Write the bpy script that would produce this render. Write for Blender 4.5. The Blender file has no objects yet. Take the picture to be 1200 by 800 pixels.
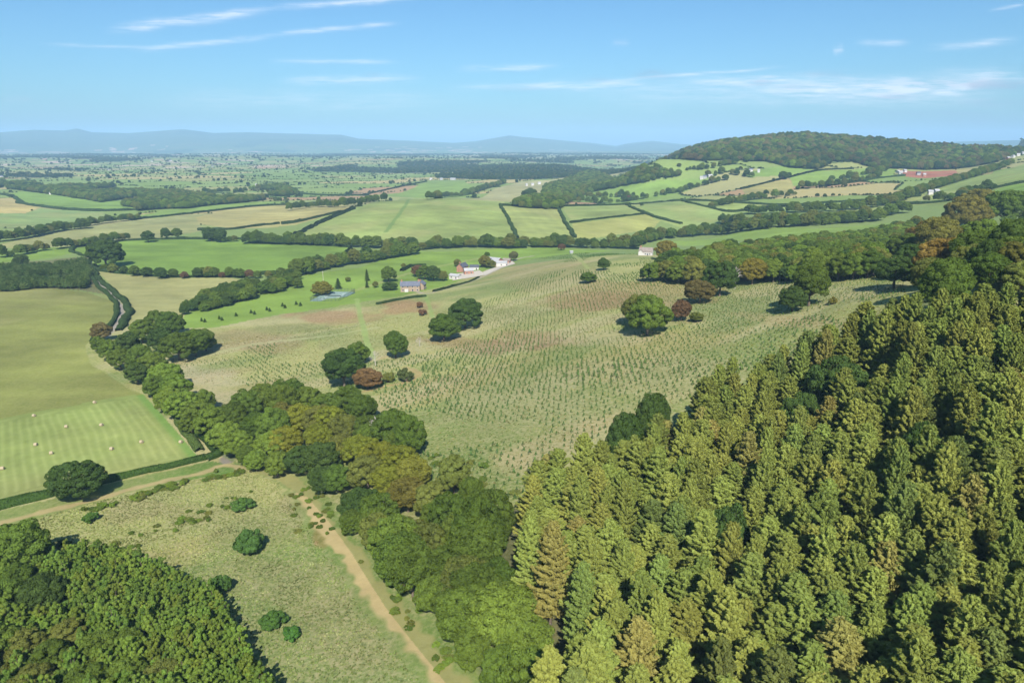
import bpy, math, random
import numpy as np
random.seed(7)
rng = np.random.default_rng(11)
D = bpy.data
S = bpy.context.scene
COL = S.collection
CZ = 130.0                      # camera height above the datum
PITCH = math.radians(16.2)
F = 800.0                       # focal length in photo pixels (24 mm on 36 mm, 1200 px)
CP, SP = math.cos(PITCH), math.sin(PITCH)
KA = 0.56                       # photo colour -> albedo

def lin(c, k=KA):
    c = np.array(c, float) / 255.0
    return np.where(c <= .04045, c / 12.92, ((c + .055) / 1.055) ** 2.4) * k

# ------------------------------------------------------------------ noise
def _hash(ix, iy, seed):
    n = (ix.astype(np.int64) * 374761393 + iy.astype(np.int64) * 668265263 + seed * 1442695041) & 0x7fffffff
    n = ((n ^ (n >> 13)) * 1274126177) & 0x7fffffff
    n = ((n ^ (n >> 16)) * 668265263) & 0x7fffffff
    return (n ^ (n >> 15)) / float(0x7fffffff)

def vnoise(x, y, s, seed=0):
    x = np.asarray(x, float) / s; y = np.asarray(y, float) / s
    ix = np.floor(x); iy = np.floor(y)
    fx = x - ix; fy = y - iy
    fx = fx * fx * (3 - 2 * fx); fy = fy * fy * (3 - 2 * fy)
    a = _hash(ix, iy, seed); b = _hash(ix + 1, iy, seed)
    c = _hash(ix, iy + 1, seed); d = _hash(ix + 1, iy + 1, seed)
    return (a * (1 - fx) + b * fx) * (1 - fy) + (c * (1 - fx) + d * fx) * fy      # 0..1

def fbm(x, y, s, seed=0, octv=4):
    t = 0; a = .5; tot = 0
    for k in range(octv):
        t = t + a * vnoise(x + 17.3 * k, y - 9.1 * k, s / 2 ** k, seed + k); tot += a; a *= .5
    return t / tot

def sstep(a, b, x):
    t = np.clip((x - a) / (b - a), 0, 1)
    return t * t * (3 - 2 * t)

# ------------------------------------------------------------------ where the land lies
def ray(px, py):
    dx = px - 600.0; uy = 400.0 - py
    return dx, F * CP + uy * SP, -F * SP + uy * CP       # x, y, z direction (camera-relative)

ctl = []
def cz(px, py, z):                                       # ground seen at a height z below the camera
    dx, dy, dz = ray(px, py); t = z / dz
    ctl.append((dx * t, dy * t, z))
def cy(px, py, Y, off=0.0):
    dx, dy, dz = ray(px, py); t = Y / dy
    ctl.append((dx * t, Y, dz * t + off))
def cw(x, y, z): ctl.append((x, y, z))
for a in [(0,800,-95),(250,800,-93),(530,800,-88),(0,590,-103),(200,500,-104),(120,640,-100),(330,560,-100),
          (420,650,-94),(0,340,-115),(100,340,-114),(150,380,-112),(270,530,-103),(230,450,-107),(0,430,-110),(590,590,-86),(700,520,-80),
          (440,450,-98),(560,400,-96),(760,388,-78),(860,350,-74),(1000,325,-62),(930,368,-66),(480,345,-108),
          (560,325,-110),(400,375,-109),(250,400,-110),(650,310,-97),(757,298,-92),(700,300,-95),(300,300,-119),(210,345,-116),(500,300,-117),
          (60,320,-117),(400,300,-118),(600,291,-118),(750,288,-118),(450,283,-121),(350,283,-121),(0,280,-120),(200,275,-121),
          (700,277,-118),(850,270,-116)]:
    cz(*a)
cw(100,75,-68); cw(60,75,-76); cw(200,100,-46); cw(150,140,-55); cw(250,200,-30); cw(147,200,-38); cw(130,170,-47)
cw(60,140,-78); cw(30,100,-84); cw(0,60,-88); cw(-100,40,-96); cw(90,190,-66); cw(400,300,-20); cw(300,100,-28); cw(250,20,-50)
cw(-300,60,-108); cw(-600,300,-118); cw(600,800,-62); cw(1300,1000,-50); cw(170,240,-47); cw(260,330,-50)
cw(-1500,800,-122); cw(300,600,-88)
for a in [(480,234,1300),(420,245,1150),(540,233,1300),(590,238,1230),(650,241,1210),(735,240,1200),(800,236,1200),(345,262,1060),
          (250,250,1250),(100,247,1350),(0,250,1240),(60,232,1650),(150,238,1550),
          (470,228,1650,-14),(540,226,1600,-14),(735,232,1500,-8),(650,230,1450,-8),
          (500,215,2200),(300,215,2200),(100,210,2400),(500,200,3300),(100,195,3600),(300,193,3800),(650,195,3300),(620,224,1750),(700,215,2100),
          (760,213,1900),(800,215,1600),(900,222,1400),(1000,220,1350),(1100,207,1500),(850,240,1180),(950,243,1080),(1050,233,1080),
          (1150,218,1080),(1200,207,1080),(880,258,930),(1000,260,850),(1040,255,880)]:
    cy(*a)
for a in [(770,186),(800,187),(850,188),(900,189),(960,191),(1000,190),(1055,197),(1100,198),(1140,195),(1170,190),(1195,185)]:
    cy(a[0], a[1], 1750)
for a in [(775,184),(790,179),(820,171),(850,165),(880,160),(940,157.5),(1000,160),(1050,164),(1100,167),(1150,172),(1190,176),(1230,178)]:
    cy(a[0], a[1] + 1.2 * math.sin(a[0] / 17.0), 2350, -15)
    cy(a[0], a[1], 3300, -70)
for px in (720, 500, 250, 0):
    cy(px, 186 if px < 700 else 188, 5000)
    cw(ray(px,186)[0]/ray(px,186)[1]*9000, 9000, -128)
    cw(ray(px,186)[0]/ray(px,186)[1]*19000, 19000, -128)
for px in (900, 1100, 1300):
    dx, dy, dz = ray(px, 170)
    cw(dx/dy*5200, 5200, -120); cw(dx/dy*9000, 9000, -128); cw(dx/dy*19000, 19000, -128)
ctl = np.array(ctl)

def uv(x, y):
    r = np.sqrt(x * x + y * y)
    az = np.clip(np.arctan2(x, y), -1.25, 1.25)
    return az * 2.2, np.log(np.maximum(r, 45.0))
cu, cv = uv(ctl[:, 0], ctl[:, 1])
def tk(du, dv):
    d2 = du * du + dv * dv
    return .5 * d2 * np.log(d2 + 1e-9)
n = len(ctl)
A = np.zeros((n + 3, n + 3))
A[:n, :n] = tk(cu[:, None] - cu[None], cv[:, None] - cv[None]) + np.eye(n) * 0.0006
A[:n, n] = 1; A[:n, n+1] = cu; A[:n, n+2] = cv; A[n:, :n] = A[:n, n:].T
wts = np.linalg.solve(A, np.concatenate([ctl[:, 2], [0, 0, 0]]))
GU = np.linspace(-1.3 * 2.2, 1.3 * 2.2, 420); GV = np.linspace(math.log(44), math.log(26000), 700)
gu, gv = np.meshgrid(GU, GV, indexing='ij')
G = wts[n] + wts[n+1] * gu + wts[n+2] * gv
for i in range(n):
    G += wts[i] * tk(gu - cu[i], gv - cv[i])
G = np.clip(G, -131, 45)
HP = np.array([(-200,158),(-60,156),(0,155),(40,152),(75,153),(90,150.5),(108,155),(150,156),(215,152),(250,156),(290,155),(330,156),(400,158),(420,162.5),(470,165),
      (530,168),(560,165.5),(597,160),(640,163),(690,167),(722,171),(735,168),(765,165),(800,169),(850,171),(1000,171),(1100,167),(1130,165.5),(1200,164),(1400,165)], float)
hdx, hdy, hdz = ray(HP[:, 0], HP[:, 1])
H_AZ = np.arctan2(hdx, hdy); H_EL = hdz / np.sqrt(hdx**2 + hdy**2)

def ground(x, y):
    """height of the land, camera-relative"""
    x = np.asarray(x, float); y = np.asarray(y, float)
    u, v = uv(x, y)
    fu = (u - GU[0]) / (GU[1] - GU[0]); fv = np.clip((v - GV[0]) / (GV[1] - GV[0]), 0, len(GV) - 1.001)
    iu = np.clip(fu.astype(int), 0, len(GU) - 2); iv = fv.astype(int)
    fu = fu - iu; fv = fv - iv
    z = (G[iu, iv] * (1-fu) + G[iu+1, iv] * fu) * (1-fv) + (G[iu, iv+1] * (1-fu) + G[iu+1, iv+1] * fu) * fv
    r = np.sqrt(x * x + y * y)
    z = z + (fbm(x, y, 60, 3, 3) - .5) * 2.4 * sstep(60, 200, r)
    z = z + (vnoise(x, y, 700, 5) - .5) * 22 * sstep(2300, 4500, r) + (vnoise(x, y, 260, 6) - .5) * 6 * sstep(2200, 4000, r)
    # the ranges on the skyline
    az = np.arctan2(x, y)
    el = np.interp(az, H_AZ, H_EL)
    R0 = np.where(az > .62, 6200.0, 14500.0) + 900 * np.sin(az * 7)
    top = el * R0
    wdt = np.where(az > .62, 1500.0, 4200.0)
    prof = np.where(r < R0, sstep(R0 - wdt, R0, r), 1 - .6 * sstep(R0, R0 + 3500, r))
    rough = (fbm(x, y, 1500, 9, 4) - .5) * 110 * prof * (1 - sstep(-700, 0, r - R0) * .85)
    z = np.where(prof > 0, z + (top - z) * prof + rough * np.where(az > .62, .4, 1), z)
    return z

TT = np.exp(np.linspace(math.log(46), math.log(19000), 1500))
def hit(px, py, dh=0.0):
    """world point where the sight line through photo pixel (px,py) first meets land raised by dh"""
    dx, dy, dz = ray(px, py)
    x = TT * dx / dy; y = TT; z = TT * dz / dy
    g = z - (ground(x, y) + dh)
    k = np.argmax(g < 0)
    if not (g < 0).any(): k = int(np.argmin(g[:1400]))
    if k == 0: return x[0], y[0]
    f = g[k-1] / (g[k-1] - g[k] + 1e-9) if g[k] < 0 else 0
    f = min(max(f, 0), 1)
    yy = TT[k-1] + (TT[k] - TT[k-1]) * f
    return yy * dx / dy, yy
def hits(pts, dh=0.0): return np.array([hit(p[0], p[1], dh) for p in pts])
def gz(x, y): return float(ground(np.array([x]), np.array([y]))[0])
def project(x, y, z):
    d = y * CP - z * SP; up = y * SP + z * CP
    return 600 + F * x / d, 400 - F * up / d

def inside(x, y, poly):
    x = np.asarray(x); y = np.asarray(y)
    res = np.zeros(x.shape, bool)
    m = (x >= poly[:, 0].min()) & (x <= poly[:, 0].max()) & (y >= poly[:, 1].min()) & (y <= poly[:, 1].max())
    xs = x[m]; ys = y[m]; r = np.zeros(xs.shape, bool)
    for i in range(len(poly)):
        x1, y1 = poly[i]; x2, y2 = poly[i-1]
        if y1 == y2: continue
        c = ((y1 > ys) != (y2 > ys)) & (xs < (x2 - x1) * (ys - y1) / (y2 - y1) + x1)
        r ^= c
    res[m] = r
    return res
def dist_line(x, y, pts):
    d = np.full(x.shape, 1e9)
    lo = pts.min(0) - 40; hi = pts.max(0) + 40
    m = (x > lo[0]) & (x < hi[0]) & (y > lo[1]) & (y < hi[1])
    xs = x[m]; ys = y[m]; dd = np.full(xs.shape, 1e9)
    for i in range(len(pts) - 1):
        ax, ay = pts[i]; bx, by = pts[i+1]
        L2 = (bx-ax)**2 + (by-ay)**2 + 1e-9
        t = np.clip(((xs-ax)*(bx-ax) + (ys-ay)*(by-ay)) / L2, 0, 1)
        dd = np.minimum(dd, np.hypot(xs - ax - t*(bx-ax), ys - ay - t*(by-ay)))
    d[m] = dd
    return d
def smooth(pts, k=6):
    p = np.array(pts, float)
    q = np.vstack([2*p[0]-p[1], p, 2*p[-1]-p[-2]]); out = []
    for i in range(1, len(q) - 2):
        for t in np.linspace(0, 1, k, endpoint=False):
            out.append(.5*((2*q[i]) + (-q[i-1]+q[i+1])*t + (2*q[i-1]-5*q[i]+4*q[i+1]-q[i+2])*t*t + (-q[i-1]+3*q[i]-3*q[i+1]+q[i+2])*t**3))
    out.append(p[-1]); return np.array(out)

# ------------------------------------------------------------------ materials
def mat(name):
    m = D.materials.new(name); m.use_nodes = True
    nt = m.node_tree; nt.nodes.clear()
    out = nt.nodes.new('ShaderNodeOutputMaterial')
    return m, nt, out
def N(nt, t, **kw):
    nd = nt.nodes.new(t)
    for k, v in kw.items(): setattr(nd, k, v)
    return nd
def mix(nt, a, b, fac, mode='MIX'):
    m = N(nt, 'ShaderNodeMix', data_type='RGBA', blend_type=mode)
    for sock, v in ((m.inputs[6], a), (m.inputs[7], b), (m.inputs[0], fac)):
        if hasattr(v, 'links'): nt.links.new(v, sock)
        elif v is not None:
            sock.default_value = v if not isinstance(v, (tuple, list)) else tuple(v)[:4] if len(v) > 3 else (*v, 1)
    return m.outputs[2]
def ramp(nt, src, stops):
    r = N(nt, 'ShaderNodeValToRGB'); e = r.color_ramp.elements
    while len(e) > 1: e.remove(e[-1])
    e[0].position, e[0].color = stops[0][0], (*stops[0][1], 1)
    for p, c in stops[1:]:
        q = e.new(p); q.color = (*c, 1)
    nt.links.new(src, r.inputs[0]); return r.outputs[0]
def noise(nt, scale, detail=4, rough=.6, vec=None):
    nz = N(nt, 'ShaderNodeTexNoise'); nz.inputs['Scale'].default_value = scale
    nz.inputs['Detail'].default_value = detail; nz.inputs['Roughness'].default_value = rough
    if vec is None:
        g = N(nt, 'ShaderNodeNewGeometry'); vec = g.outputs['Position']
    nt.links.new(vec, nz.inputs['Vector']); return nz.outputs[0]
def plain(name, col, rough=.8, var=.25, scale=1.5, metal=0.0):
    m, nt, out = mat(name)
    b = N(nt, 'ShaderNodeBsdfPrincipled'); b.inputs['Roughness'].default_value = rough
    b.inputs['Metallic'].default_value = metal
    tc = N(nt, 'ShaderNodeTexCoord')
    nz = noise(nt, scale, 5, .65, tc.outputs['Object'])
    c = ramp(nt, nz, [(.3, tuple(np.array(col)*(1-var))), (.7, tuple(np.minimum(np.array(col)*(1+var), .9)))])
    nt.links.new(c, b.inputs['Base Color']); nt.links.new(b.outputs[0], out.inputs[0]); return m

def leafmat(name, spread=.42, trans=.34):
    """foliage: the tree's own colour (object / instance colour) varied leaf clump by leaf clump"""
    m, nt, out = mat(name)
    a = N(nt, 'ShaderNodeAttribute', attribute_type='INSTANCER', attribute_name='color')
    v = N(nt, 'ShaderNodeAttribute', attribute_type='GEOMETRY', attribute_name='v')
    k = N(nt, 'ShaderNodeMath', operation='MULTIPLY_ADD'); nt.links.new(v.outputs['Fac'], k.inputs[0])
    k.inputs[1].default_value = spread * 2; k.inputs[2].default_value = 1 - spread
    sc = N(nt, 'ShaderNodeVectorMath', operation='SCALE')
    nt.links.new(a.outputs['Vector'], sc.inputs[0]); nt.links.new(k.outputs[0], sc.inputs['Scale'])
    d = N(nt, 'ShaderNodeBsdfDiffuse'); t = N(nt, 'ShaderNodeBsdfTranslucent')
    warm = N(nt, 'ShaderNodeVectorMath', operation='MULTIPLY'); warm.inputs[1].default_value = (1.25, 1.15, .6)
    nt.links.new(sc.outputs[0], warm.inputs[0])
    nt.links.new(sc.outputs[0], d.inputs[0]); nt.links.new(warm.outputs[0], t.inputs[0])
    mx = N(nt, 'ShaderNodeMixShader'); mx.inputs[0].default_value = trans
    nt.links.new(d.outputs[0], mx.inputs[1]); nt.links.new(t.outputs[0], mx.inputs[2])
    nt.links.new(mx.outputs[0], out.inputs[0]); return m
M = {}
M['leaf'] = leafmat('foliage')
M['bark'] = plain('bark', (.11, .085, .06), .9, .35, 3)
M['deadwood'] = plain('dead_wood', (.42, .38, .33), .9, .25, 3)

def vertmat(name, bumpy):
    m, nt, out = mat(name)
    a = N(nt, 'ShaderNodeAttribute', attribute_name='col'); r = N(nt, 'ShaderNodeAttribute', attribute_name='rough')
    n1 = noise(nt, .9, 6, .75); n2 = noise(nt, .09, 5, .65); n3 = noise(nt, .35, 5, .7)
    c = mix(nt, a.outputs['Color'], (.62, .6, .56, 1), ramp(nt, n3, [(.42, (0,)*3), (.62, (.22,)*3)]), 'MULTIPLY')
    # rough land: tawny dead grass and dark green tussocks mottled through it
    f1 = N(nt, 'ShaderNodeMath', operation='MULTIPLY'); nt.links.new(ramp(nt, n1, [(.47, (0,)*3), (.6, (.62,)*3)]), f1.inputs[0]); nt.links.new(r.outputs['Fac'], f1.inputs[1])
    c = mix(nt, c, tuple(lin((206, 190, 146))), f1.outputs[0])
    f2 = N(nt, 'ShaderNodeMath', operation='MULTIPLY'); nt.links.new(ramp(nt, n1, [(.36, (.7,)*3), (.47, (0,)*3)]), f2.inputs[0]); nt.links.new(r.outputs['Fac'], f2.inputs[1])
    c = mix(nt, c, tuple(lin((92, 108, 58))), f2.outputs[0])
    c = mix(nt, c, (.8, .84, .78, 1), ramp(nt, n2, [(.4, (0,)*3), (.65, (.5,)*3)]), 'MULTIPLY')
    b = N(nt, 'ShaderNodeBsdfPrincipled'); b.inputs['Roughness'].default_value = .95; b.inputs['Specular IOR Level'].default_value = .1
    nt.links.new(c, b.inputs['Base Color'])
    bp = N(nt, 'ShaderNodeBump'); bp.inputs['Distance'].default_value = .35; bp.inputs['Strength'].default_value = .5
    nt.links.new(n1, bp.inputs['Height']); nt.links.new(bp.outputs[0], b.inputs['Normal'])
    nt.links.new(b.outputs[0], out.inputs[0]); return m
M['land'] = vertmat('land', True)
def colmat(name):
    m, nt, out = mat(name)
    a = N(nt, 'ShaderNodeAttribute', attribute_name='col')
    d = N(nt, 'ShaderNodeBsdfDiffuse'); t = N(nt, 'ShaderNodeBsdfTranslucent')
    nt.links.new(a.outputs['Color'], d.inputs[0]); nt.links.new(a.outputs['Color'], t.inputs[0])
    mx = N(nt, 'ShaderNodeMixShader'); mx.inputs[0].default_value = .2
    nt.links.new(d.outputs[0], mx.inputs[1]); nt.links.new(t.outputs[0], mx.inputs[2])
    nt.links.new(mx.outputs[0], out.inputs[0]); return m
M['tuft'] = colmat('grass_tufts')

# ------------------------------------------------------------------ mesh + object helpers
def npmesh(name, V, faces, nper, m=None, fattr=None, fcol=None, vcol=None, vrough=None):
    """V (n,3); faces flat int array with nper corners each (int or array)"""
    me = D.meshes.new(name)
    faces = np.asarray(faces, np.int32).ravel()
    nf = len(faces) // nper
    me.vertices.add(len(V)); me.vertices.foreach_set('co', np.asarray(V, np.float32).ravel())
    me.loops.add(len(faces)); me.loops.foreach_set('vertex_index', faces)
    me.polygons.add(nf); me.polygons.foreach_set('loop_start', np.arange(nf, dtype=np.int32) * nper)
    if fattr is not None:
        a = me.attributes.new('v', 'FLOAT', 'FACE'); a.data.foreach_set('value', np.asarray(fattr, np.float32))
    if fcol is not None:
        a = me.attributes.new('col', 'FLOAT_COLOR', 'FACE'); c = np.ones((nf, 4), np.float32); c[:, :3] = fcol; a.data.foreach_set('color', c.ravel())
    if vcol is not None:
        a = me.attributes.new('col', 'FLOAT_COLOR', 'POINT'); c = np.ones((len(V), 4), np.float32); c[:, :3] = vcol; a.data.foreach_set('color', c.ravel())
    if vrough is not None:
        a = me.attributes.new('rough', 'FLOAT', 'POINT'); a.data.foreach_set('value', np.asarray(vrough, np.float32))
    me.update(calc_edges=True)
    if m: me.materials.append(m)
    return me
def obj(name, me, parent=None, loc=None):
    o = D.objects.new(name, me); COL.objects.link(o)
    if parent is not None: o.parent = parent
    if loc is not None: o.location = loc
    return o
def tag(o, label, cat=None, group=None, kind=None):
    if label: o['label'] = label
    if cat: o['category'] = cat
    if group: o['group'] = group
    if kind: o['kind'] = kind
    return o
def tris_at(C, Nn, size, elong=1.0, along=None):
    """one irregular triangle (leaf clump) per centre, facing Nn"""
    n = len(C)
    t = rng.normal(size=(n, 3)) if along is None else along + rng.normal(size=(n, 3)) * .25
    t -= Nn * (t * Nn).sum(1, keepdims=True); t /= np.linalg.norm(t, axis=1, keepdims=True) + 1e-9
    b = np.cross(Nn, t)
    s = (size * (.7 + .6 * rng.random(n)))[:, None] if np.ndim(size) else size * (.7 + .6 * rng.random((n, 1)))
    P0 = C + t * s * elong; P1 = C - t * s * .6 * elong + b * s * .8; P2 = C - t * s * .6 * elong - b * s * .8
    return np.stack([P0, P1, P2], 1).reshape(-1, 3), np.arange(3 * n)
def tube(P, R, k=6):
    P = np.array(P, float); V = []; Fc = []
    for i, p in enumerate(P):
        d = P[min(i+1, len(P)-1)] - P[max(i-1, 0)]; d /= np.linalg.norm(d) + 1e-9
        a = np.cross(d, [0.31, .95, .05]); a /= np.linalg.norm(a) + 1e-9; b = np.cross(d, a)
        for j in range(k):
            t = 2 * math.pi * j / k; V.append(p + (a * math.cos(t) + b * math.sin(t)) * R[i])
    for i in range(len(P) - 1):
        for j in range(k): Fc.append((i*k+j, i*k+(j+1) % k, (i+1)*k+(j+1) % k, (i+1)*k+j))
    return np.array(V), np.array(Fc)
def tubes(name, lst, m, k=6):
    Vs = []; Fs = []; o = 0
    for P, R in lst:
        v, f = tube(P, R, k); Vs.append(v); Fs.append(f + o); o += len(v)
    return npmesh(name, np.vstack(Vs), np.vstack(Fs), 4, m)

# ------------------------------------------------------------------ tree prototypes (meshes shared by every tree)
def unit(v): return v / (np.linalg.norm(v, axis=-1, keepdims=True) + 1e-9)
def broad_proto(seed, nc=74, per=300, leaf=.235, R=6.0, H=13.0, low=.12, tall=1.0):
    global rng
    rng = np.random.default_rng(seed)
    cz0 = H * .54
    cs = []; tries = 0; lob = unit(rng.normal(size=(5, 3)) * [1, 1, .6]); la = rng.uniform(-.22, .22, 5)
    while len(cs) < nc and tries < 4000:
        tries += 1
        d = unit(rng.normal(size=3))
        if d[2] < -.55: continue
        rr = .64 + .28 * rng.random() ** .8
        c = d * np.array([R, R, H * .46 * tall]) * rr * (1 + (la * np.maximum(lob @ d, 0) ** 2).sum())
        if all(np.linalg.norm(c - q) > R * .22 for q in cs): cs.append(c)
    cs = np.array(cs)
    C = []; Nn = []
    for c in cs:
        cr = R * (.15 + .16 * rng.random())
        d = unit(rng.normal(size=(per, 3)) + unit(c) * .7)
        C.append(c + d * cr * (1 - .28 * rng.random((per, 1)) ** 2) * [1, 1, .8]); Nn.append(unit(d + rng.normal(size=(per, 3)) * .45))
    d = unit(rng.normal(size=(1100, 3))); C.append(d * np.array([R, R, H*.46]) * .52); Nn.append(d)      # inner leaves
    C = np.vstack(C) + [0, 0, cz0]; Nn = np.vstack(Nn)
    keep = C[:, 2] > H * low; C = C[keep]; Nn = Nn[keep]
    V, Fc = tris_at(C, Nn, leaf)
    nn = len(C)
    cl = vnoise(C[:, 0] + 50, C[:, 1] + C[:, 2], 2.2, seed)
    me = npmesh('crown', V, Fc, 3, M['leaf'], fattr=np.clip(.5 * rng.random(nn) + .5 * cl, 0, 1))
    tl = [([(0, 0, -1.2), (0.05, 0, 0), (.1, .05, H*.2), (0, .1, H*.5)], [.62, .46, .36, .2])]
    for c in cs[:9]:
        a = np.array([0, 0, H*.24]); b = c + [0, 0, cz0]
        tl.append(([a, (a+b)/2 + [0, 0, -.4], b], [.24, .15, .05]))
    return me, tubes('trunk', tl, M['bark'])
def conifer_proto(seed, nb=150, per=62, R=4.2, H=21.0, droop=.14, base=.14, power=.62, leaf=.175):
    global rng
    rng = np.random.default_rng(seed)
    C = []; Nn = []; T = []; Vv = []; tl = [([(0, 0, -1.2), (0, 0, 0), (.08, .05, H*.5), (0, 0, H*.97)], [.42, .32, .2, .03])]
    for k in range(nb):
        t = base + (1 - base) * ((k + rng.random()) / nb) ** .92
        L = R * ((1 - t) / (1 - base)) ** power * (.62 + .6 * rng.random()) + .25
        a = k * 2.39996 + rng.normal() * .25
        d = np.array([math.cos(a), math.sin(a), 0]); side = np.array([-d[1], d[0], 0])
        up = .5 - droop * (1 - t) * 2.2 + .35 * t * t + .14 * rng.normal()
        m = max(14, int(per * (.25 + L / R)))
        s = rng.random(m) ** .75
        w = (1.05 - s) * L * .34 * rng.uniform(-1, 1, m)
        base_p = np.array([0, 0, t * H])
        P = base_p + d * (s * L)[:, None] + side * w[:, None]
        P[:, 2] += up * s * L - droop * .6 * (s ** 2) * L + .22 * (s ** 4) * L - np.abs(w) * .25 + rng.normal(size=m) * .08
        C.append(P); nn = unit(np.array([0, 0, 1.0]) + rng.normal(size=(m, 3)) * .5 + d * .35); Nn.append(nn)
        T.append(np.repeat((d + side * rng.choice([-1, 1]) * .4)[None], m, 0))
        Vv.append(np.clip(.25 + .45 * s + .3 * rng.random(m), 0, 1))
        if k % 3 == 0 and t < .9:
            tl.append(([base_p, base_p + d * L * .5 + [0, 0, up * L * .5 - .05 * L], base_p + d * L * .9 + [0, 0, up * L * .9 - droop * .5 * L]], [.07, .04, .015]))
    C = np.vstack(C); Nn = np.vstack(Nn); T = np.vstack(T)
    V, Fc = tris_at(C, Nn, leaf, 1.9, T)
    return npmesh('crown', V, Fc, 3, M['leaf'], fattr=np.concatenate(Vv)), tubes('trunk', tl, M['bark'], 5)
def dead_proto(seed, H=11, n1=14):
    rg = np.random.default_rng(seed)
    tl = [([(0, 0, -1), (0, 0, 0), (.2, .1, H*.4), (.1, .3, H)], [.4, .3, .2, .03])]; fine = []
    for k in range(n1):
        t = .25 + .7 * k / n1; a = k * 2.4 + rg.random()
        d = np.array([math.cos(a), math.sin(a), .75]); L = H * .42 * (1.15 - t)
        p = np.array([.15, .2, t * H]); q = p + d * L
        tl.append(([p, p + d * L * .5 + [0, 0, -.2], q], [.12, .08, .03]))
        for j in range(9):
            e = unit(d + rg.normal(size=3) * .6) * L * (.35 + .3 * rg.random()); s = p + (q - p) * (.3 + .7 * rg.random())
            fine.append(([s, s + e * .5 + rg.normal(size=3) * .1, s + e], [.045, .03, .012]))
    return tubes('trunk', tl, M['deadwood'], 6), tubes('branches', fine, M['deadwood'], 4)

PROTO = {}
PROTO['broad'] = [broad_proto(s) for s in (1, 2, 3, 4)] + [broad_proto(5, 56, 380, .24), broad_proto(6, 92, 250, .22)]
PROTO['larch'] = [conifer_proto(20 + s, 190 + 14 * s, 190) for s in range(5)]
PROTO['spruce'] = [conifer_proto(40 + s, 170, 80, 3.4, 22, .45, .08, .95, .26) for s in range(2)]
PROTO['young'] = [broad_proto(60 + s, 30, 170, .17, 2.2, 7.5, .05, 1.25) for s in range(4)]
PROTO['shrub'] = [broad_proto(80 + s, 26, 170, .16, 2.0, 2.6, .0) for s in range(3)]
DIM = dict(broad=(6.0, 13.0), larch=(4.2, 21.0), spruce=(3.4, 22.0), young=(2.2, 7.5), shrub=(2.0, 2.6))
rng = np.random.default_rng(12)

# ------------------------------------------------------------------ list of trees: (x, y, R, H, kind, tint, label, category, name, group)
T = []
GREEN = (.060, .098, .020); MID = (.078, .122, .024); DARK = (.043, .076, .021); OLIVE = (.095, .116, .03); LIGHT = (.098, .155, .028)
YEL = (.118, .142, .022); ORG = (.108, .108, .028); BRN = (.125, .085, .04); COPPER = (.10, .066, .038); LARCH = (.126, .158, .041); LBRN = (.145, .148, .048)
def jit(c, k=.18):
    c = np.array(c) * (1 + random.uniform(-k, k)); c[0] *= 1 + random.uniform(-.07, .07); return tuple(c)
def add(x, y, R, H, kind, tint, label, name='broadleaf_tree', cat='tree', group=None, force=False, k=.16):
    T.append(dict(x=x, y=y, R=R, H=H, kind=kind, tint=tuple(1.3 * c_ * w_ for c_, w_ in zip(jit(tint, k), (1.22, 1.12, .98))), label=label, name=name, cat=cat, group=group, force=force, r=math.hypot(x, y)))
def tree_at(px, py, wpx, tint, label, hr=1.05, kind='broad', name='broadleaf_tree', cat='tree', group=None, force=True, k=.05):
    """a tree whose crown is centred on photo pixel (px,py) and is wpx pixels wide"""
    R = 5.0
    for _ in range(4):
        H = 2 * R * hr
        x, y = hit(px, py, H * .52)
        d = y * CP - (gz(x, y) + H * .52) * SP
        R = wpx / 2 * d / F
    add(x, y, R, 2 * R * hr, kind, tint, label, name, cat, group, force, k)
def along(px_line, R, sp, tint, label, group, rows=1, H=2.1, gap=.0, name='broadleaf_tree', kind='broad'):
    """trees standing along a line traced at their feet"""
    W = hits(smooth(px_line, 4)); seg = np.hypot(*np.diff(W, axis=0).T); cum = np.concatenate([[0], np.cumsum(seg)])
    s = 0
    while s < cum[-1]:
        x = np.interp(s, cum, W[:, 0]); y = np.interp(s, cum, W[:, 1])
        for rw in range(rows):
            if random.random() < gap: continue
            r = R * random.uniform(.65, 1.25); t = tint[random.randrange(len(tint))]
            add(x + random.uniform(-.3, .3) * sp, y + rw * R * 1.5 + random.uniform(-.3, .3) * sp, r, r * H * random.uniform(.85, 1.15), kind, t, label, name, 'tree', group)
        s += sp * random.uniform(.7, 1.3)
OCC = []
def free(x, y, R, kq=1.0):
    for (a, b, c) in OCC:
        if abs(a - x) < 30 and (a-x)**2 + (b-y)**2 < ((c + R) * kq)**2: return False
    return True
def fill(poly, R, tintf, label, group, kind='broad', name='broadleaf_tree', H=2.1, sep=.72, hv=.15, maxn=20000, vary=.25):
    lo = poly.min(0); hi = poly.max(0)
    cell = R * 2 * sep; nx = int((hi[0]-lo[0]) / cell) + 1; ny = int((hi[1]-lo[1]) / (cell * .87)) + 1
    c = 0
    for j in range(ny):
        for i in range(nx):
            x = lo[0] + (i + .5 * (j % 2)) * cell + random.uniform(-.3, .3) * cell; y = lo[1] + j * cell * .87 + random.uniform(-.3, .3) * cell
            if not inside(np.array([x]), np.array([y]), poly)[0]: continue
            if not free(x, y, R * .6): continue
            r = R * random.uniform(1 - vary, 1 + vary); res = tintf(x, y)
            if res is None: continue
            tint, lb, gp = (res + (None, None))[:3] if isinstance(res, tuple) and not isinstance(res[0], float) else (res, None, None)
            add(x, y, r, (H * r if H < 5 else H) * random.uniform(1 - hv, 1 + hv), kind, tint, lb or label, name, 'tree', gp or group); c += 1
            if c > maxn: return
def tone(c, x, y, s=130, a=.65):
    k = 1 - a / 2 + a * float(vnoise(np.array([x]), np.array([y]), s, 77)[0]); return tuple(v * k for v in c)
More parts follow.
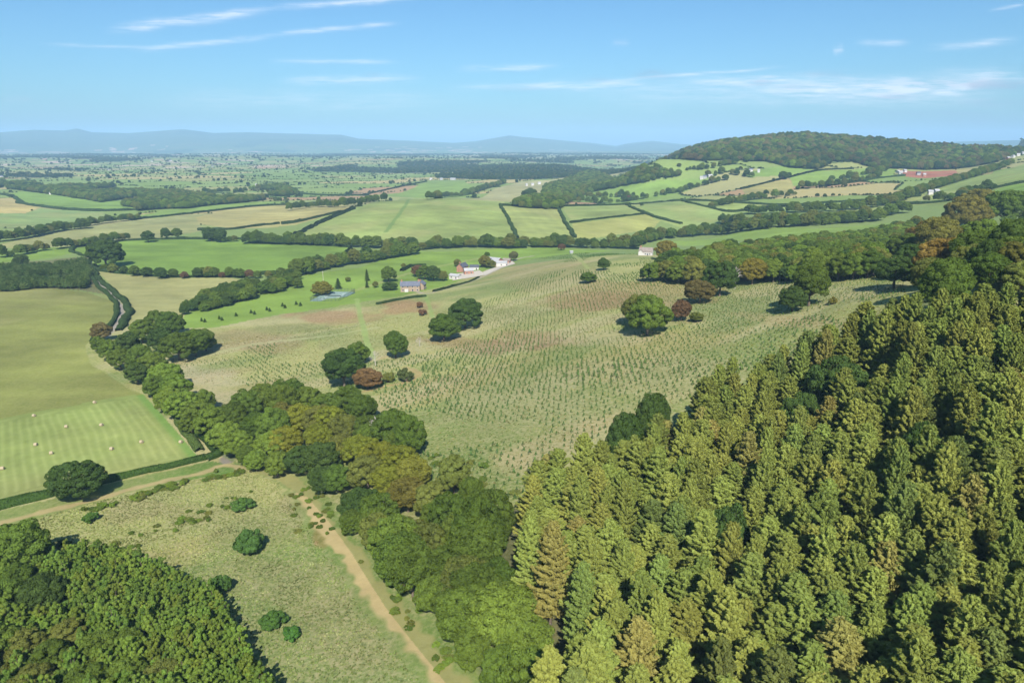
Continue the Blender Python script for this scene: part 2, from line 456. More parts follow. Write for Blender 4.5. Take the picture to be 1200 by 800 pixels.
def mark():
    OCC.clear(); OCC.extend((t['x'], t['y'], t['R']) for t in T if t['r'] < 700)
def near_px(x, y, h, spots):
    px, py = project(x, y, gz(x, y) + h)
    for (a, b, rx, ry, v) in spots:
        if ((px-a)/rx)**2 + ((py-b)/ry)**2 < 1: return v
    return None
SKY_DUST = 1.3; SKY_TINT = (.52, .82, 1.0); CLOUD_W = (7.2, 7.8, 8.6); CLOUD_G = (2.5, 3.1, 4.3); SUN_E = 4.8; HAZE_C = (.42, .70, .98); HAZE_D = 8.4e-5; EXPOSURE = .84

# ================================================================== TREES, traced one by one
# lone and garden trees
tree_at(91, 562, 54, DARK, 'lone round dark oak standing in the hedge below the hay field', .85, name='oak_tree')
tree_at(463, 404, 27, GREEN, 'small dense green tree standing alone in the young planting above the track', 1.15, name='oak_tree')
tree_at(760, 369, 50, MID, 'broad round bright green oak alone on the planted slope', .95, name='oak_tree')
tree_at(748, 362, 36, OLIVE, 'olive crown pressed against the back of the broad round oak on the planted slope', 1, name='oak_tree')
tree_at(799, 364, 22, COPPER, 'copper brown hawthorn beside the broad round oak on the planted slope', 1.1, name='hawthorn_tree')
tree_at(816, 371, 17, OLIVE, 'low olive bush just right of the copper brown hawthorn', .7, name='hawthorn_tree')
tree_at(821, 341, 33, (.085,.08,.03), 'brownish round tree at the lower corner of the wood by the planted slope', .85, name='oak_tree')
tree_at(845, 326, 34, DARK, 'tall dark oak behind the brownish round tree at the wood corner', 1.2, name='oak_tree')
tree_at(883, 318, 30, (.12,.12,.025), 'yellowing oak at the edge of the wood above the planted slope', 1, name='oak_tree')
tree_at(707, 309, 15, DARK, 'small dark bush on the hill crest, upper of the two on the rough ground', 1, name='hawthorn_tree')
tree_at(689, 325, 19, GREEN, 'small green bush below the hill crest, lower of the two on the rough ground', .65, name='hawthorn_tree')
tree_at(545, 366, 38, DARK, 'large dark oak of the pair in the middle of the rough field, the right one', 1, name='oak_tree')
tree_at(520, 383, 38, GREEN, 'green spreading oak of the pair in the middle of the rough field, the left one', .85, name='oak_tree')
tree_at(951, 333, 40, GREEN, 'tallest green tree of the clump beside the larch plantation edge', 1.25, name='oak_tree')
tree_at(930, 350, 34, DARK, 'dark lower tree of the clump beside the larch plantation edge', .9, name='oak_tree')
tree_at(976, 352, 10, ORG, 'tiny orange brown bush right of the clump near the plantation edge', .9, kind='shrub', name='hawthorn_bush', cat='bush')
tree_at(402, 431, 46, DARK, 'biggest dark green tree of the clump where the grass track turns', .95, name='oak_tree')
tree_at(420, 413, 26, MID, 'brighter green tree at the top of the clump where the grass track turns', 1, name='oak_tree')
tree_at(430, 443, 32, BRN, 'round rusty brown tree in front of the clump where the grass track turns', .8, name='hawthorn_tree')
tree_at(455, 442, 15, OLIVE, 'small olive bush right of the rusty brown tree', .8, name='hawthorn_bush', kind='shrub', cat='bush')
tree_at(475, 439, 19, (.06,.08,.03), 'dull green bush beside the turn of the sandy track', .75, name='hawthorn_bush', kind='shrub', cat='bush')
tree_at(492, 356+1, 0.1 + 8, COPPER, 'small dark reddish bush on the rough field below the farmhouse', .9, name='hawthorn_bush', kind='shrub', cat='bush')
tree_at(495, 366, 10, COPPER, 'low brown bush under the small dark reddish bush', .7, name='hawthorn_bush', kind='shrub', cat='bush')
tree_at(378, 338, 23, (.11,.12,.025), 'yellow green spreading tree beside the tennis court', .75, name='broadleaf_tree')
tree_at(396, 332, 9, DARK, 'small dark conical tree behind the tennis court', 1.4, kind='spruce', name='conifer_tree')
tree_at(408, 327, 6, OLIVE, 'tiny tree in the lawn beyond the tennis court', 1)
tree_at(430, 322, 7, DARK, 'narrow dark conifer, upper of two in the lawn', 2.0, kind='spruce', name='conifer_tree')
tree_at(430, 332, 5, DARK, 'narrow dark conifer, lower of two in the lawn', 2.0, kind='spruce', name='conifer_tree')
tree_at(440, 333, 7, OLIVE, 'small bushy tree on the lawn left of the farmhouse', 1.1)
tree_at(455, 321, 17, GREEN, 'round lawn tree with a clear trunk left of the farmhouse', 1.1)
tree_at(457, 335, 17, DARK, 'dark rounded bush at the left gable of the farmhouse', .6)
tree_at(473, 311, 6, OLIVE, 'small tree alone in the green field above the farmhouse', .9)
for (a, b, w, t, l) in [(498,319,17,GREEN,'left crown of the dark clump right of the farmhouse'),(508,320,18,DARK,'middle crown of the dark clump right of the farmhouse'),
                        (519,323,12,OLIVE,'small paler tree at the right end of the farmhouse clump'),(489,317,14,COPPER,'brownish shrub behind the farmhouse roof')]:
    tree_at(a, b, w, t, l, 1)
tree_at(536, 308, 9, OLIVE, 'small olive tree behind the white outbuilding', 1)
tree_at(568, 306, 14, ORG, 'orange tinged tree between the two farm yards', 1)
tree_at(575, 309, 12, OLIVE, 'olive bush in front of the grey roofed barn', .8)
tree_at(602, 300, 11, (.10,.11,.05), 'pale brownish tree at the end of the farm lane', 1)
tree_at(571, 298, 6, GREEN, 'little green tree behind the grey roofed barn', 1)
tree_at(658, 289, 8, COPPER, 'small reddish tree at the edge of the green field on the crest', 1)
tree_at(646, 286, 8, OLIVE, 'small olive tree at the belt edge above the crest field', 1)
tree_at(780, 292, 24, (.12,.12,.03), 'yellowish tree beside the white cottage', 1)
tree_at(122, 296, 34, DARK, 'large dark oak at the bend of the lane', 1, name='oak_tree')
tree_at(24, 305, 15, DARK, 'round dark tree in the scrub by the left edge', 1)
tree_at(319, 337, 9, ORG, 'small golden orange tree at the edge of the garden copse', 1)
tree_at(329, 332, 14, LIGHT, 'bright green tree beside the golden orange one', 1)
tree_at(348, 331, 12, GREEN, 'grey green tree alone right of the garden copse', 1.1)
tree_at(294, 343, 9, COPPER, 'small purplish bush in front of the copse on the lawn', .8)
tree_at(247, 274, 16, DARK, 'left dark oak of the pair on the hedge above the bright green field', 1.05)
tree_at(258, 276, 15, DARK, 'right dark oak of the pair on the hedge above the bright green field', 1)
tree_at(194, 273, 11, DARK, 'tall dark tree in the trio above the bright green field', 1.3)
tree_at(173, 277, 15, DARK, 'lowest left tree of the trio above the bright green field', .9)
tree_at(207, 273, 13, GREEN, 'right tree of the trio above the bright green field', .9)
tree_at(621, 226, 19, DARK, 'dark oval copse tree in the middle of the pale field', .6)
tree_at(365/4+600, 130+385/4, 6, DARK, 'small dark tree alone in the bright green far field', 1)
tree_at(737, 232, 7, COPPER, 'tiny reddish tree on the crest hedge', .9)
tree_at(918, 205, 10, DARK, 'dark round tree alone beside the far hillside hedge', 1)
tree_at(292, 634, 34, (.05,.11,.03), 'round bright green bush alone in the rough field left of the dirt path', .85, kind='shrub', name='sallow_bush', cat='bush')
tree_at(285, 590, 26, (.06,.12,.03), 'low green bush in the rough field below the hedge', .5, kind='shrub', name='sallow_bush', cat='bush')
tree_at(320, 725, 30, (.05,.11,.025), 'left of two low bushes in the rough field near the young wood', .6, kind='shrub', name='sallow_bush', cat='bush')
tree_at(341, 742, 22, (.05,.12,.025), 'right of two low bushes in the rough field near the young wood', .7, kind='shrub', name='sallow_bush', cat='bush')
tree_at(106, 606, 18, (.06,.12,.025), 'small bush beside the end of the dirt track', .6, kind='shrub', name='sallow_bush', cat='bush')
tree_at(75, 638, 16, DARK, 'tiny dark bush at the tip of the young wood', .7, kind='shrub', name='sallow_bush', cat='bush')
tree_at(258, 684, 24, (.05,.10,.025), 'upright bush at the right edge of the young wood', .9, kind='shrub', name='sallow_bush', cat='bush')
for i, (a, b) in enumerate([(236,374),(240,375),(257,371.5),(260,373),(276.5,368),(294,364.5),(298,366),(312.5,361),(316,362.5),(331,356.5),(334,358.5),(347,354.5),(352,356)]):
    tree_at(a, b, 4.2, DARK, 'small dark tree planted in pairs along the lawn edge', 1.1, kind='spruce', name='garden_tree', group='avenue of small trees along the lawn edge')
# bright tree row by the hay field
row = [(118,388,22,(.09,.085,.035)),(115,403,20,GREEN),(128,410,26,MID),(140,420,26,MID),(150,402,28,DARK),(163,417,30,MID),(160,437,26,DARK),(178,425,30,MID),(165,388,28,GREEN),
       (183,378,30,GREEN),(200,380,30,GREEN),(188,398,30,DARK),(208,405,36,GREEN),(228,402,32,GREEN),(240,398,26,GREEN),(192,440,34,LIGHT),(205,455,36,LIGHT),(182,452,26,MID),(197,468,32,LIGHT),
       (215,475,34,LIGHT),(232,485,36,MID),(250,494,40,LIGHT),(262,510,36,LIGHT),(238,470,28,MID),(272,490,36,GREEN),(225,495,26,MID)]
for a, b, w, t in row:
    tree_at(a, b, w, t, 'rounded green tree in the row between the hay field and the rough field', 1, group='tree row beside the hay field', force=False, k=.15)
# belt between the rough field and the clearing
belt = [(290,475,40,GREEN),(312,468,38,MID),(335,462,40,GREEN),(300,500,38,GREEN),(318,520,36,LIGHT),(360,470,38,MID),(385,478,38,GREEN),(408,468,36,GREEN),(330,490,40,ORG),
        (352,490,38,YEL),(335,515,38,YEL),(372,492,36,OLIVE),(388,492,36,YEL),(372,514,34,YEL),(405,500,34,OLIVE),(425,480,36,GREEN),(432,500,30,GREEN),
        (352,538,36,DARK),(378,536,42,DARK),(402,524,36,OLIVE),(380,562,34,DARK),(395,560,36,GREEN),(420,525,38,YEL),(445,535,42,YEL),(470,540,40,YEL),(430,552,44,OLIVE),
        (455,562,42,YEL),(485,555,42,(.13,.15,.03)),(478,580,44,ORG),(420,590,46,DARK),(445,598,44,GREEN),(412,612,30,GREEN),(505,585,44,OLIVE),(300,540,26,LIGHT),(280,520,34,LIGHT)]
for a, b, w, t in belt:
    nm = {YEL: 'yellow tinged autumn tree in the belt beside the dirt path', ORG: 'rusty orange topped tree in the belt beside the dirt path', DARK: 'dark blue green tree in the belt beside the dirt path'}.get(t, 'green tree in the belt beside the dirt path')
    tree_at(a, b, w, t, nm, .95, group='woodland belt beside the dirt path', force=False, k=.12)
mark()
belt2 = hits([(250,490),(330,460),(430,470),(480,500),(520,535),(560,560),(580,600),(605,660),(640,760),(650,860)], 9)
belt2 = np.vstack([belt2, hits([(578,870),(535,800),(505,762),(478,730),(452,698),(432,668),(412,636),(385,600),(360,572),(300,545),(250,520)], 3)])
def bt(x, y):
    v = near_px(x, y, 8, [(620,740,60,80,(.085,.135,.026)),(640,640,30,40,OLIVE),(560,760,60,70,MID)])
    if v: return v
    return random.choice([GREEN, MID, GREEN, OLIVE, MID])
fill(belt2, 4.6, bt, 'green broadleaf tree in the wood right of the dirt path', 'broadleaf wood right of the dirt path', H=2.2, hv=.25, vary=.38, sep=.74)
mark()
# larch plantation on the right hillside
lp = hits([(1048,352),(1000,368),(960,382),(900,405),(850,428),(800,452),(740,474),(680,500),(640,520),(600,545),(575,575)], 11); lp = np.vstack([lp, hits([(575,580),(600,640),(625,700),(645,780),(650,860)], 16)])
larch_poly = np.vstack([[(230, 190), (175, 178), (140, 182), (125, 196)], lp, [(14, 55), (40, 40), (120, 40), (230, 60)]])
def lt(x, y):
    u = random.random(); g = 'dense larch plantation on the right hillside'
    px, py = project(x, y, gz(x, y) + 15)
    if px > 1290 or px < 540 or py > 960: return None
    tx, ty = project(x, y, gz(x, y) + 20)
    if tx > 1030 and ty < 338 - (tx - 1040) * .18: return None
    if tx <= 1040 and ty < 338 + (1040 - tx) * .45: return None
    if u < .84: return (jit(LARCH, .10), 'olive green larch in the dense plantation on the right hillside', g)
    if u < .885: return (LBRN, 'brownish larch among the greener trees of the plantation', g)
    if u < .95: return (jit((.115, .152, .042), .08), 'fresh green larch among the olive trees of the plantation', g)
    return (jit((.09, .118, .036), .1), 'dark green larch among the olive trees of the plantation', g)
b0 = len(T)
# dark broadleaf crowns standing in the plantation
for a, b, w, l in [(985,440,70,'wide dark broadleaf crown rising out of the larches'),(765,505,40,'small dark broadleaf crown low in the larches'),
                   (730,530,40,'dark crown deep in the middle of the larches'),(1075,560,46,'dark round crown among the larches near the right'),(850,650,46,'dark rounded crown among the near larches'),(935,500,50,'dark broadleaf crown between larch tops')]:
    tree_at(a, b, w, DARK, l, 1.6, name='broadleaf_tree')
    T[-1]['H'] = 17 if w > 30 else 11; 
mark()
fill(larch_poly, 4.25, lt, '', '', 'larch', 'larch_tree', H=18.5, sep=.64, hv=.18, vary=.22)
larches = [t for t in T[b0:] if t['name'] == 'larch_tree']
# beeches on the spur, upper right
beech = [(1105,258,52,ORG),(1135,250,44,(.13,.12,.03)),(1150,240,44,ORG),(1180,240,46,MID),(1085,275,44,(.11,.09,.03)),(1060,290,36,GREEN),(1075,305,42,DARK),(1112,298,58,(.14,.11,.03)),(1150,275,46,LIGHT),(1140,300,46,OLIVE),
         (1165,290,50,DARK),(1190,265,50,GREEN),(1195,300,50,DARK),(1050,318,38,DARK),(1090,325,44,OLIVE),(1120,322,36,ORG),(1210,235,50,ORG),(1160,318,44,GREEN),(1200,325,44,LARCH)]
for a, b, w, t in beech:
    tree_at(a, b, w, t, {ORG: 'orange tinged beech on the spur above the plantation', DARK: 'dark beech on the spur above the plantation'}.get(t, 'green beech on the spur above the plantation'), 1.0, group='beeches on the spur above the plantation', force=False, name='beech_tree', k=.12)
mark()
bp = np.array([(120,190),(160,182),(250,185),(330,230),(300,290),(200,262),(165,240),(140,215)], float)
fill(bp, 6, lambda x, y: random.choice([GREEN, OLIVE, MID, DARK]), 'green beech on the spur above the plantation', 'beeches on the spur above the plantation', name='beech_tree', H=2.3)
mark()
# wood beyond the clearing
w1 = hits([(756,314),(775,300),(800,296),(850,290),(900,282),(960,277),(1030,268),(1075,258),(1055,278),(1036,294),(1024,304),(975,309),(900,313),(862,317),(800,315)], 9)
fill(w1, 5.2, lambda x, y: random.choice([GREEN, MID, MID, LIGHT, OLIVE, DARK, LIGHT, (.11, .12, .03)]), 'broadleaf tree in the wood beyond the planted slope', 'wood beyond the planted slope', H=2.1)
w2 = hits([(742,292),(760,284),(850,278),(930,280),(900,290),(800,300)], 6)
# young dense planting, bottom left
y1 = hits([(-30,640),(40,650),(120,640),(190,665),(250,695),(290,760),(335,830),(-60,830)], 4)
b1 = len(T)
big = [(-5,650,39,DARK),(25,640,66,MID),(20,680,43,GREEN),(5,700,45,MID),(50,700,50,DARK),(80,745,40,OLIVE),(30,760,46,OLIVE),(120,760,43,MID),(150,755,38,MID),(150,790,39,MID),(190,790,39,OLIVE),(100,800,46,MID),(40,800,46,OLIVE),(60,770,44,GREEN),(-10,760,60,MID),(-20,800,50,OLIVE)]
for a, b, w, t in big:
    tree_at(a, b, w, t, 'taller rounded tree overtopping the young wood in the near left corner', 1.0, group='taller trees in the near left corner wood', force=False, k=.12)
mark()
fill(y1, 1.25, lambda x, y: random.choice([(.106,.17,.032), (.098,.165,.032), (.108,.158,.03), (.085,.142,.03)]), 'slender young tree in the dense planting in the near left corner', 'young planting in the near left corner', 'young', 'young_tree', H=4.6, sep=.74)
PATH0 = hits(smooth([(345,566),(362,588),(382,618),(398,636),(414,652),(430,680),(452,708),(478,738),(505,768),(535,808),(560,850)], 4))
T[:] = [t for t in T if not (t['r'] < 320 and 'dirt path' in (t['group'] or '') and dist_line(np.array([t['x']]), np.array([t['y']]), PATH0)[0] < t['R'] * .45 + 2.0)]
def scrub(px_line, R, sp, n, label):
    W = hits(smooth(px_line, 4))
    for _ in range(n):
        a = random.random() * (len(W) - 1); k = int(a); f = a - k; w_ = W[k] * (1 - f) + W[k+1] * f
        add(w_[0] + random.gauss(0, sp), w_[1] + random.gauss(0, sp), R * random.uniform(.5, 1.3), R * random.uniform(.6, 1.3), 'shrub', random.choice([MID, LIGHT, OLIVE, GREEN]), label, 'bramble_bush', 'bush', label.replace('low', 'brambles').replace('bramble bush ', ''))
scrub([(90,601),(125,592),(160,583),(200,571),(245,560),(290,552)], 1.3, 2.0, 34, 'low bramble bush between the dirt track and the rough field')
scrub([(120,650),(160,634),(200,618),(235,606),(262,592),(290,585)], .9, 2.2, 36, 'low bramble bush in the scrub line crossing the rough field')
scrub([(362,570),(380,592),(395,612),(420,640),(445,672),(470,700),(500,740),(530,780)], .9, 1.6, 40, 'low bramble bush on the verge beside the dirt path')
scrub([(340,572),(352,596),(365,615),(375,632)], .9, 1.6, 16, 'low bramble bush left of the dirt path near its top')
scrub([(480,548),(520,560),(560,570),(590,585)], 1.2, 6, 40, 'low bush at the foot of the open slope between the woods')
# mid-distance belts
G0 = [GREEN, DARK, GREEN, MID, OLIVE]
along([(290,286),(350,287),(400,289),(450,291),(505,293)], 6, 9, G0, 'green tree in the belt below the big hill field', 'tree belt below the big hill field', 2)
along([(505,292),(550,290),(600,291),(650,290),(700,291),(745,292)], 6.2, 9, G0, 'green tree in the belt behind the crest field', 'tree belt behind the crest field', 2)
along([(745,290),(765,282),(800,278),(850,274),(900,268),(960,264),(1030,259)], 6.2, 10, G0, 'green tree in the belt along the far valley stream', 'tree belt along the valley stream', 2)
along([(352,323),(370,318),(400,312),(430,308),(460,302),(490,298)], 5.6, 7, G0, 'green tree in the belt between the two bright fields', 'tree belt between the bright fields', 2)
along([(236,325),(262,325),(290,326),(318,325),(345,322)], 4.2, 7, [GREEN, OLIVE, COPPER, MID], 'bushy tree in the hedge above the tan field', 'hedge trees above the tan field', 1)
for a, b, w, t in [(157,317,13,GREEN),(172,318,13,DARK),(188,320,14,DARK),(203,320,11,GREEN),(216,322,9,COPPER),(231,319,13,DARK),(243,321,9,DARK),(145,316,10,DARK),(132,314,12,OLIVE),(122,313,9,GREEN)]:
    tree_at(a, b, w, t, 'rounded tree on the hedge between the tan field and the bright field', .95, group='hedge trees above the tan field', force=False)
w3 = hits([(216,358),(240,342),(262,334),(300,330),(300,342),(270,350),(232,358)], 5)
fill(w3, 4.2, lambda x, y: random.choice([GREEN, DARK, GREEN, MID]), 'green tree of the lens shaped copse on the lawn', 'lens shaped copse on the lawn', H=2)
tree_at(216, 363, 12, DARK, 'pair of dark bushes at the tip of the lawn copse', .9, group='bushes at the tip of the lawn copse'); tree_at(224, 358, 9, DARK, 'pair of dark bushes at the tip of the lawn copse', .9, group='bushes at the tip of the lawn copse')
w4 = hits([(302,338),(315,328),(340,322),(350,320),(340,332),(315,338)], 5)
fill(w4, 4.2, lambda x, y: random.choice(G0), 'green tree at the top of the lawn', 'trees at the top of the lawn', H=2)
w5 = hits([(-30,300),(20,312),(60,310),(100,304),(108,318),(100,335),(50,334),(10,338),(-30,338)], 3)
fill(w5, 2.3, lambda x, y: random.choice([(.06,.10,.03), (.07,.11,.035), DARK]) if (vnoise(np.array([x]), np.array([y]), 25, 4)[0] > .35) else None, 'young tree in the plantation beside the lane', 'young plantation beside the lane', 'young', 'young_tree', H=6, sep=.8)
along([(-20,286),(20,281),(45,276),(70,271),(100,268)], 6, 9, G0, 'green tree in the hedge belt near the left edge', 'hedge belt near the left edge', 2)
along([(95,266),(130,261),(165,257)], 5, 8, G0, 'green tree in the hedge belt near the left edge', 'hedge belt near the left edge', 1)
along([(-20,304),(20,300),(40,295),(75,291),(100,288),(150,281)], 5.2, 8, G0, 'green tree on the hedge above the scrub', 'hedge trees above the scrub', 1)
along([(260,284),(290,283),(330,285)], 4.5, 9, G0, 'tree on the hedge above the bright green field', 'hedge trees above the bright green field', 1, gap=.2)
wl = hits([(60,216),(130,216),(200,222),(270,222),(330,215),(350,224),(300,232),(250,236),(200,243),(150,250),(128,254),(165,240),(100,230),(40,222),(-30,214),(-30,208)], 8)
fill(wl, 6, lambda x, y: random.choice(G0 + [LIGHT]) if vnoise(np.array([x]), np.array([y]), 110, 4)[0] > .42 else None, 'tree in the valley wood at the left', 'valley wood at the left', H=1.9)
wr = hits([(640,217),(690,200),(760,196),(795,204),(760,210),(700,220),(672,228),(655,240),(600,237),(635,228)], 8)
fill(wr, 6.5, lambda x, y: random.choice(G0 + [LIGHT]), 'tree in the wood behind the hedged fields', 'wood behind the hedged fields', H=1.9)
for ln, lb in [([(340,247),(370,243),(400,243),(430,238),(452,236)],'tree on the hedge left of the big hill field'),([(502,234),(520,232),(546,229),(562,224),(592,215)],'tree in the belt behind the big hill field'),
           ([(660,236),(700,238),(730,237),(770,230),(800,224),(830,216),(850,211)],'tree in the line below the far green field'),([(835,243),(870,236),(905,232),(935,228)],'tree in the line on the far slope'),
           ([(880,251),(940,249),(990,247),(1040,240),(1075,228),(1110,217),(1150,205),(1185,193)],'tree in the long belt below the far farm'),([(850,263),(900,263),(960,261),(1000,258),(1060,250)],'tree in the belt along the far valley stream'),
           ([(935,222),(965,219),(1000,214),(1030,208)],'tree in the row across the far hillside fields'),([(830,207),(850,204),(880,208)],'tree beside the far hillside farm'),
           ([(800,200),(830,198),(850,194),(885,188)],'tree in the row above the far hillside farm'),([(690,232),(720,231),(745,230)],'tree in the line below the far green field'),([(1085,236),(1110,236),(1140,228),(1165,222)],'tree in the far right hedge'),
           ([(975,212),(1010,206),(1040,200)],'tree in the row across the far hillside fields'),([(700,213),(770,208),(800,205)],'tree in the row above the far green field')]:
    along(ln, 6.0, 10, G0, lb, lb.replace('tree', 'trees', 1), 2 if 'belt' in lb else 1, gap=.12)
# the wooded hill on the right
hw = hits([(772,186),(800,187.5),(850,188.5),(900,190),(925,197),(960,199),(975,190),(1000,190),(1020,197),(1055,198),(1100,199),(1140,196),(1170,190),(1180,186)], 0)
az = np.arctan2(hw[:, 0], hw[:, 1])
back = [(math.sin(a) * 2650, math.cos(a) * 2650) for a in (az[-1] + .02, az[len(az)//2], az[0])]
fill(np.vstack([hw, back]), 7, lambda x, y: tone(random.choice([LIGHT, (.11,.105,.05), GREEN, DARK, DARK, MID, OLIVE, (.09, .09, .035), (.04, .075, .03)]), x, y), 'tree in the wood covering the far right hill', 'wood on the far right hill', H=1.9, sep=.66, hv=.3, vary=.4)

# ------------------------------------------------------------------ field patches (traced outlines, carried to world coordinates)
FIELDS = [
 ('P', (154,160,84), [(-60,334),(0,338),(60,338),(105,343),(130,352),(142,365),(120,385),(100,405),(105,425),(150,455),(168,462),(80,476),(0,490),(-60,494)], .25),
 ('H', (166,182,100), [(-60,497),(0,490),(80,476),(150,463),(168,462),(232,535),(225,540),(140,558),(60,575),(0,592),(-60,610)], 0),
 ('P', (184,182,118), [(113,318),(150,322),(200,325),(270,325),(290,330),(230,355),(215,372),(150,385),(152,364),(135,340)], .12),
 ('G', (138,168,74), [(85,291),(150,281),(230,280),(300,281),(412,290),(400,302),(370,315),(300,322),(240,324),(150,322),(113,314)], 0),
 ('G', (146,174,78), [(210,385),(216,370),(230,360),(300,345),(360,322),(420,314),(470,296),(520,295),(600,291),(650,290),(720,294),(650,300),(600,307),(560,320),(520,336),(470,347),(400,358),(330,368),(250,384)], 0),
 ('G', (142,170,76), [(-30,297),(85,288),(92,295),(60,302),(0,308),(-30,310)], 0),
 ('S', (112,118,70), [(-60,312),(40,306),(105,300),(112,325),(125,345),(60,338),(0,338),(-60,336)], .7),
 ('P', (176,178,116), [(-20,292),(5,285),(60,272),(110,265),(160,258),(240,250),(232,262),(240,270),(180,280),(130,283),(80,289)], .1),
 ('P', (194,184,118), [(230,255),(260,247),(330,240),(400,238),(410,245),(385,252),(345,264),(270,268),(232,262)], .05),
 ('G', (146,172,84), [(150,254),(210,244),(300,236),(330,237),(240,248),(180,256)], 0),
 ('G', (142,172,82), [(10,228),(35,222),(90,229),(168,238),(160,245),(120,247),(60,243),(25,238)], 0),
 ('P', (206,188,122), [(-60,231),(0,233),(45,243),(30,250),(0,250),(-60,250)], 0),
 ('P', (150,172,104), [(-60,250),(30,250),(48,244),(120,248),(125,256),(90,262),(50,265),(-60,270)], 0),
 ('B', (162,178,100), [(345,279),(370,263),(420,245),(470,232),(540,231),(590,236),(602,262),(608,281),(520,285),(480,286),(400,284)], .1),
 ('P', (172,182,106), [(588,241),(651,241),(673,279),(610,283),(603,265)], .05),
 ('P', (164,180,104), [(655,241),(735,239),(757,250),(670,261)], .05),
 ('P', (180,182,104), [(670,262),(757,251),(775,257),(765,268),(690,280),(676,279)], .05),
 ('P', (160,178,104), [(738,238),(800,235),(860,247),(862,252),(800,268),(765,256)], .05),
 ('P', (166,182,100), [(800,235),(860,237),(900,240),(965,242),(862,248)], .05),
 ('P', (186,182,128), [(540,234),(580,221),(610,213),(665,209),(674,215),(650,225),(640,237),(600,237)], .05),
 ('G', (148,174,86), [(425,229),(470,226),(500,214),(545,213),(560,222),(545,231),(470,231)], 0),
 ('G', (146,174,86), [(668,236),(672,222),(730,217),(760,215),(800,211),(832,207),(822,216),(770,233),(700,238)], 0),
 ('G', (148,174,84), [(765,282),(850,276),(960,268),(1060,258),(1060,262),(960,276),(900,279),(800,288)], 0),
 ('P', (150,174,96), [(880,247),(950,239),(1080,231),(1095,238),(1020,249),(900,256)], 0),
 ('P', (160,178,100), [(1050,232),(1100,222),(1200,192),(1260,180),(1260,215),(1180,218),(1110,240),(1060,240)], 0),
 ('G', (144,176,78), [(1110,240),(1180,218),(1260,208),(1260,232),(1180,236)], 0),
 ('V', (118,150,66), [(-40,610),(0,598),(60,585),(125,567),(200,551),(245,540),(300,543),(318,553),(285,552),(235,560),(165,573),(85,596),(0,618),(-40,626)], .35),
 ('P', (188,122,98), [(1050,199),(1082,201),(1120,199),(1125,205),(1084,209),(1062,207)], 0),
 ('P', (178,168,108), [(1120,198),(1168,194),(1162,204),(1126,208)], 0),
 ('G', (148,174,84), [(925,207),(960,200),(1000,199),(1052,197),(1046,206),(1000,213),(930,218)], 0),
 ('P', (180,172,108), [(870,222),(900,214),(925,210),(930,218),(925,226),(875,230)], 0),
 ('G', (146,174,86), [(868,204),(925,193),(960,197),(925,206),(880,208)], 0),
]
FW = [(k, lin(c), hits(p), rg) for k, c, p, rg in FIELDS]
clear_poly = hits([(190,428),(250,400),(300,380),(380,362),(440,352),(520,338),(600,308),(650,300),(720,293),(760,300),(800,325),(870,335),(1000,318),(1060,318),(1060,360),(980,395),(860,440),(740,500),(640,560),(560,620),(480,560),(440,460),(400,455),(260,450),(240,450)])
PATCH = [(330,680,110,70,(144,164,92),.6),(250,600,110,26,(158,168,104),.5),(420,760,80,50,(148,164,96),.5),(380,640,30,50,(140,162,84),.6),
   # bracken, tawny and bare patches on the rough field: centre, half extents, colour, strength
 (620,397,60,10,(168,120,90),.5),(390,372,60,8,(176,122,92),.6),(480,360,40,9,(182,128,96),.65),(740,342,110,15,(180,156,108),.65),(690,352,70,10,(160,120,88),.5),
 (560,405,90,9,(150,104,80),.5),(230,440,60,12,(214,200,165),.6),(250,470,50,14,(205,190,150),.6),(800,372,40,7,(200,182,130),.7),(920,376,80,7,(196,176,124),.7),
 (760,440,120,22,(196,186,136),.5),(620,470,110,26,(198,190,140),.5),(700,395,70,10,(205,190,150),.5),(560,368,80,10,(140,150,84),.5),(600,500,70,30,(150,160,92),.5),(560,560,60,30,(126,150,74),.8),
 (640,318,60,12,(176,160,112),.5),(300,400,80,12,(160,130,96),.5),(340,385,50,7,(120,130,72),.6),(410,400,60,10,(152,164,98),.5),
 (200,600,90,14,(186,172,120),.4),(330,680,90,30,(170,168,112),.5),(420,740,80,40,(168,160,110),.4),(270,745,50,20,(150,168,98),.5),(350,585,30,16,(170,158,112),.5),(375,628,10,12,(178,120,84),.8),
 (165,287,12,2,(170,150,100),.5)]
PW = []
for a, b, rx, ry, c, s in PATCH:
    o = np.array(hit(a, b)); e1 = np.array(hit(a + rx, b)) - o; e2 = np.array(hit(a, b - ry)) - o
    PW.append((o, np.linalg.inv(np.stack([e1, e2], 1)), lin(c), s))
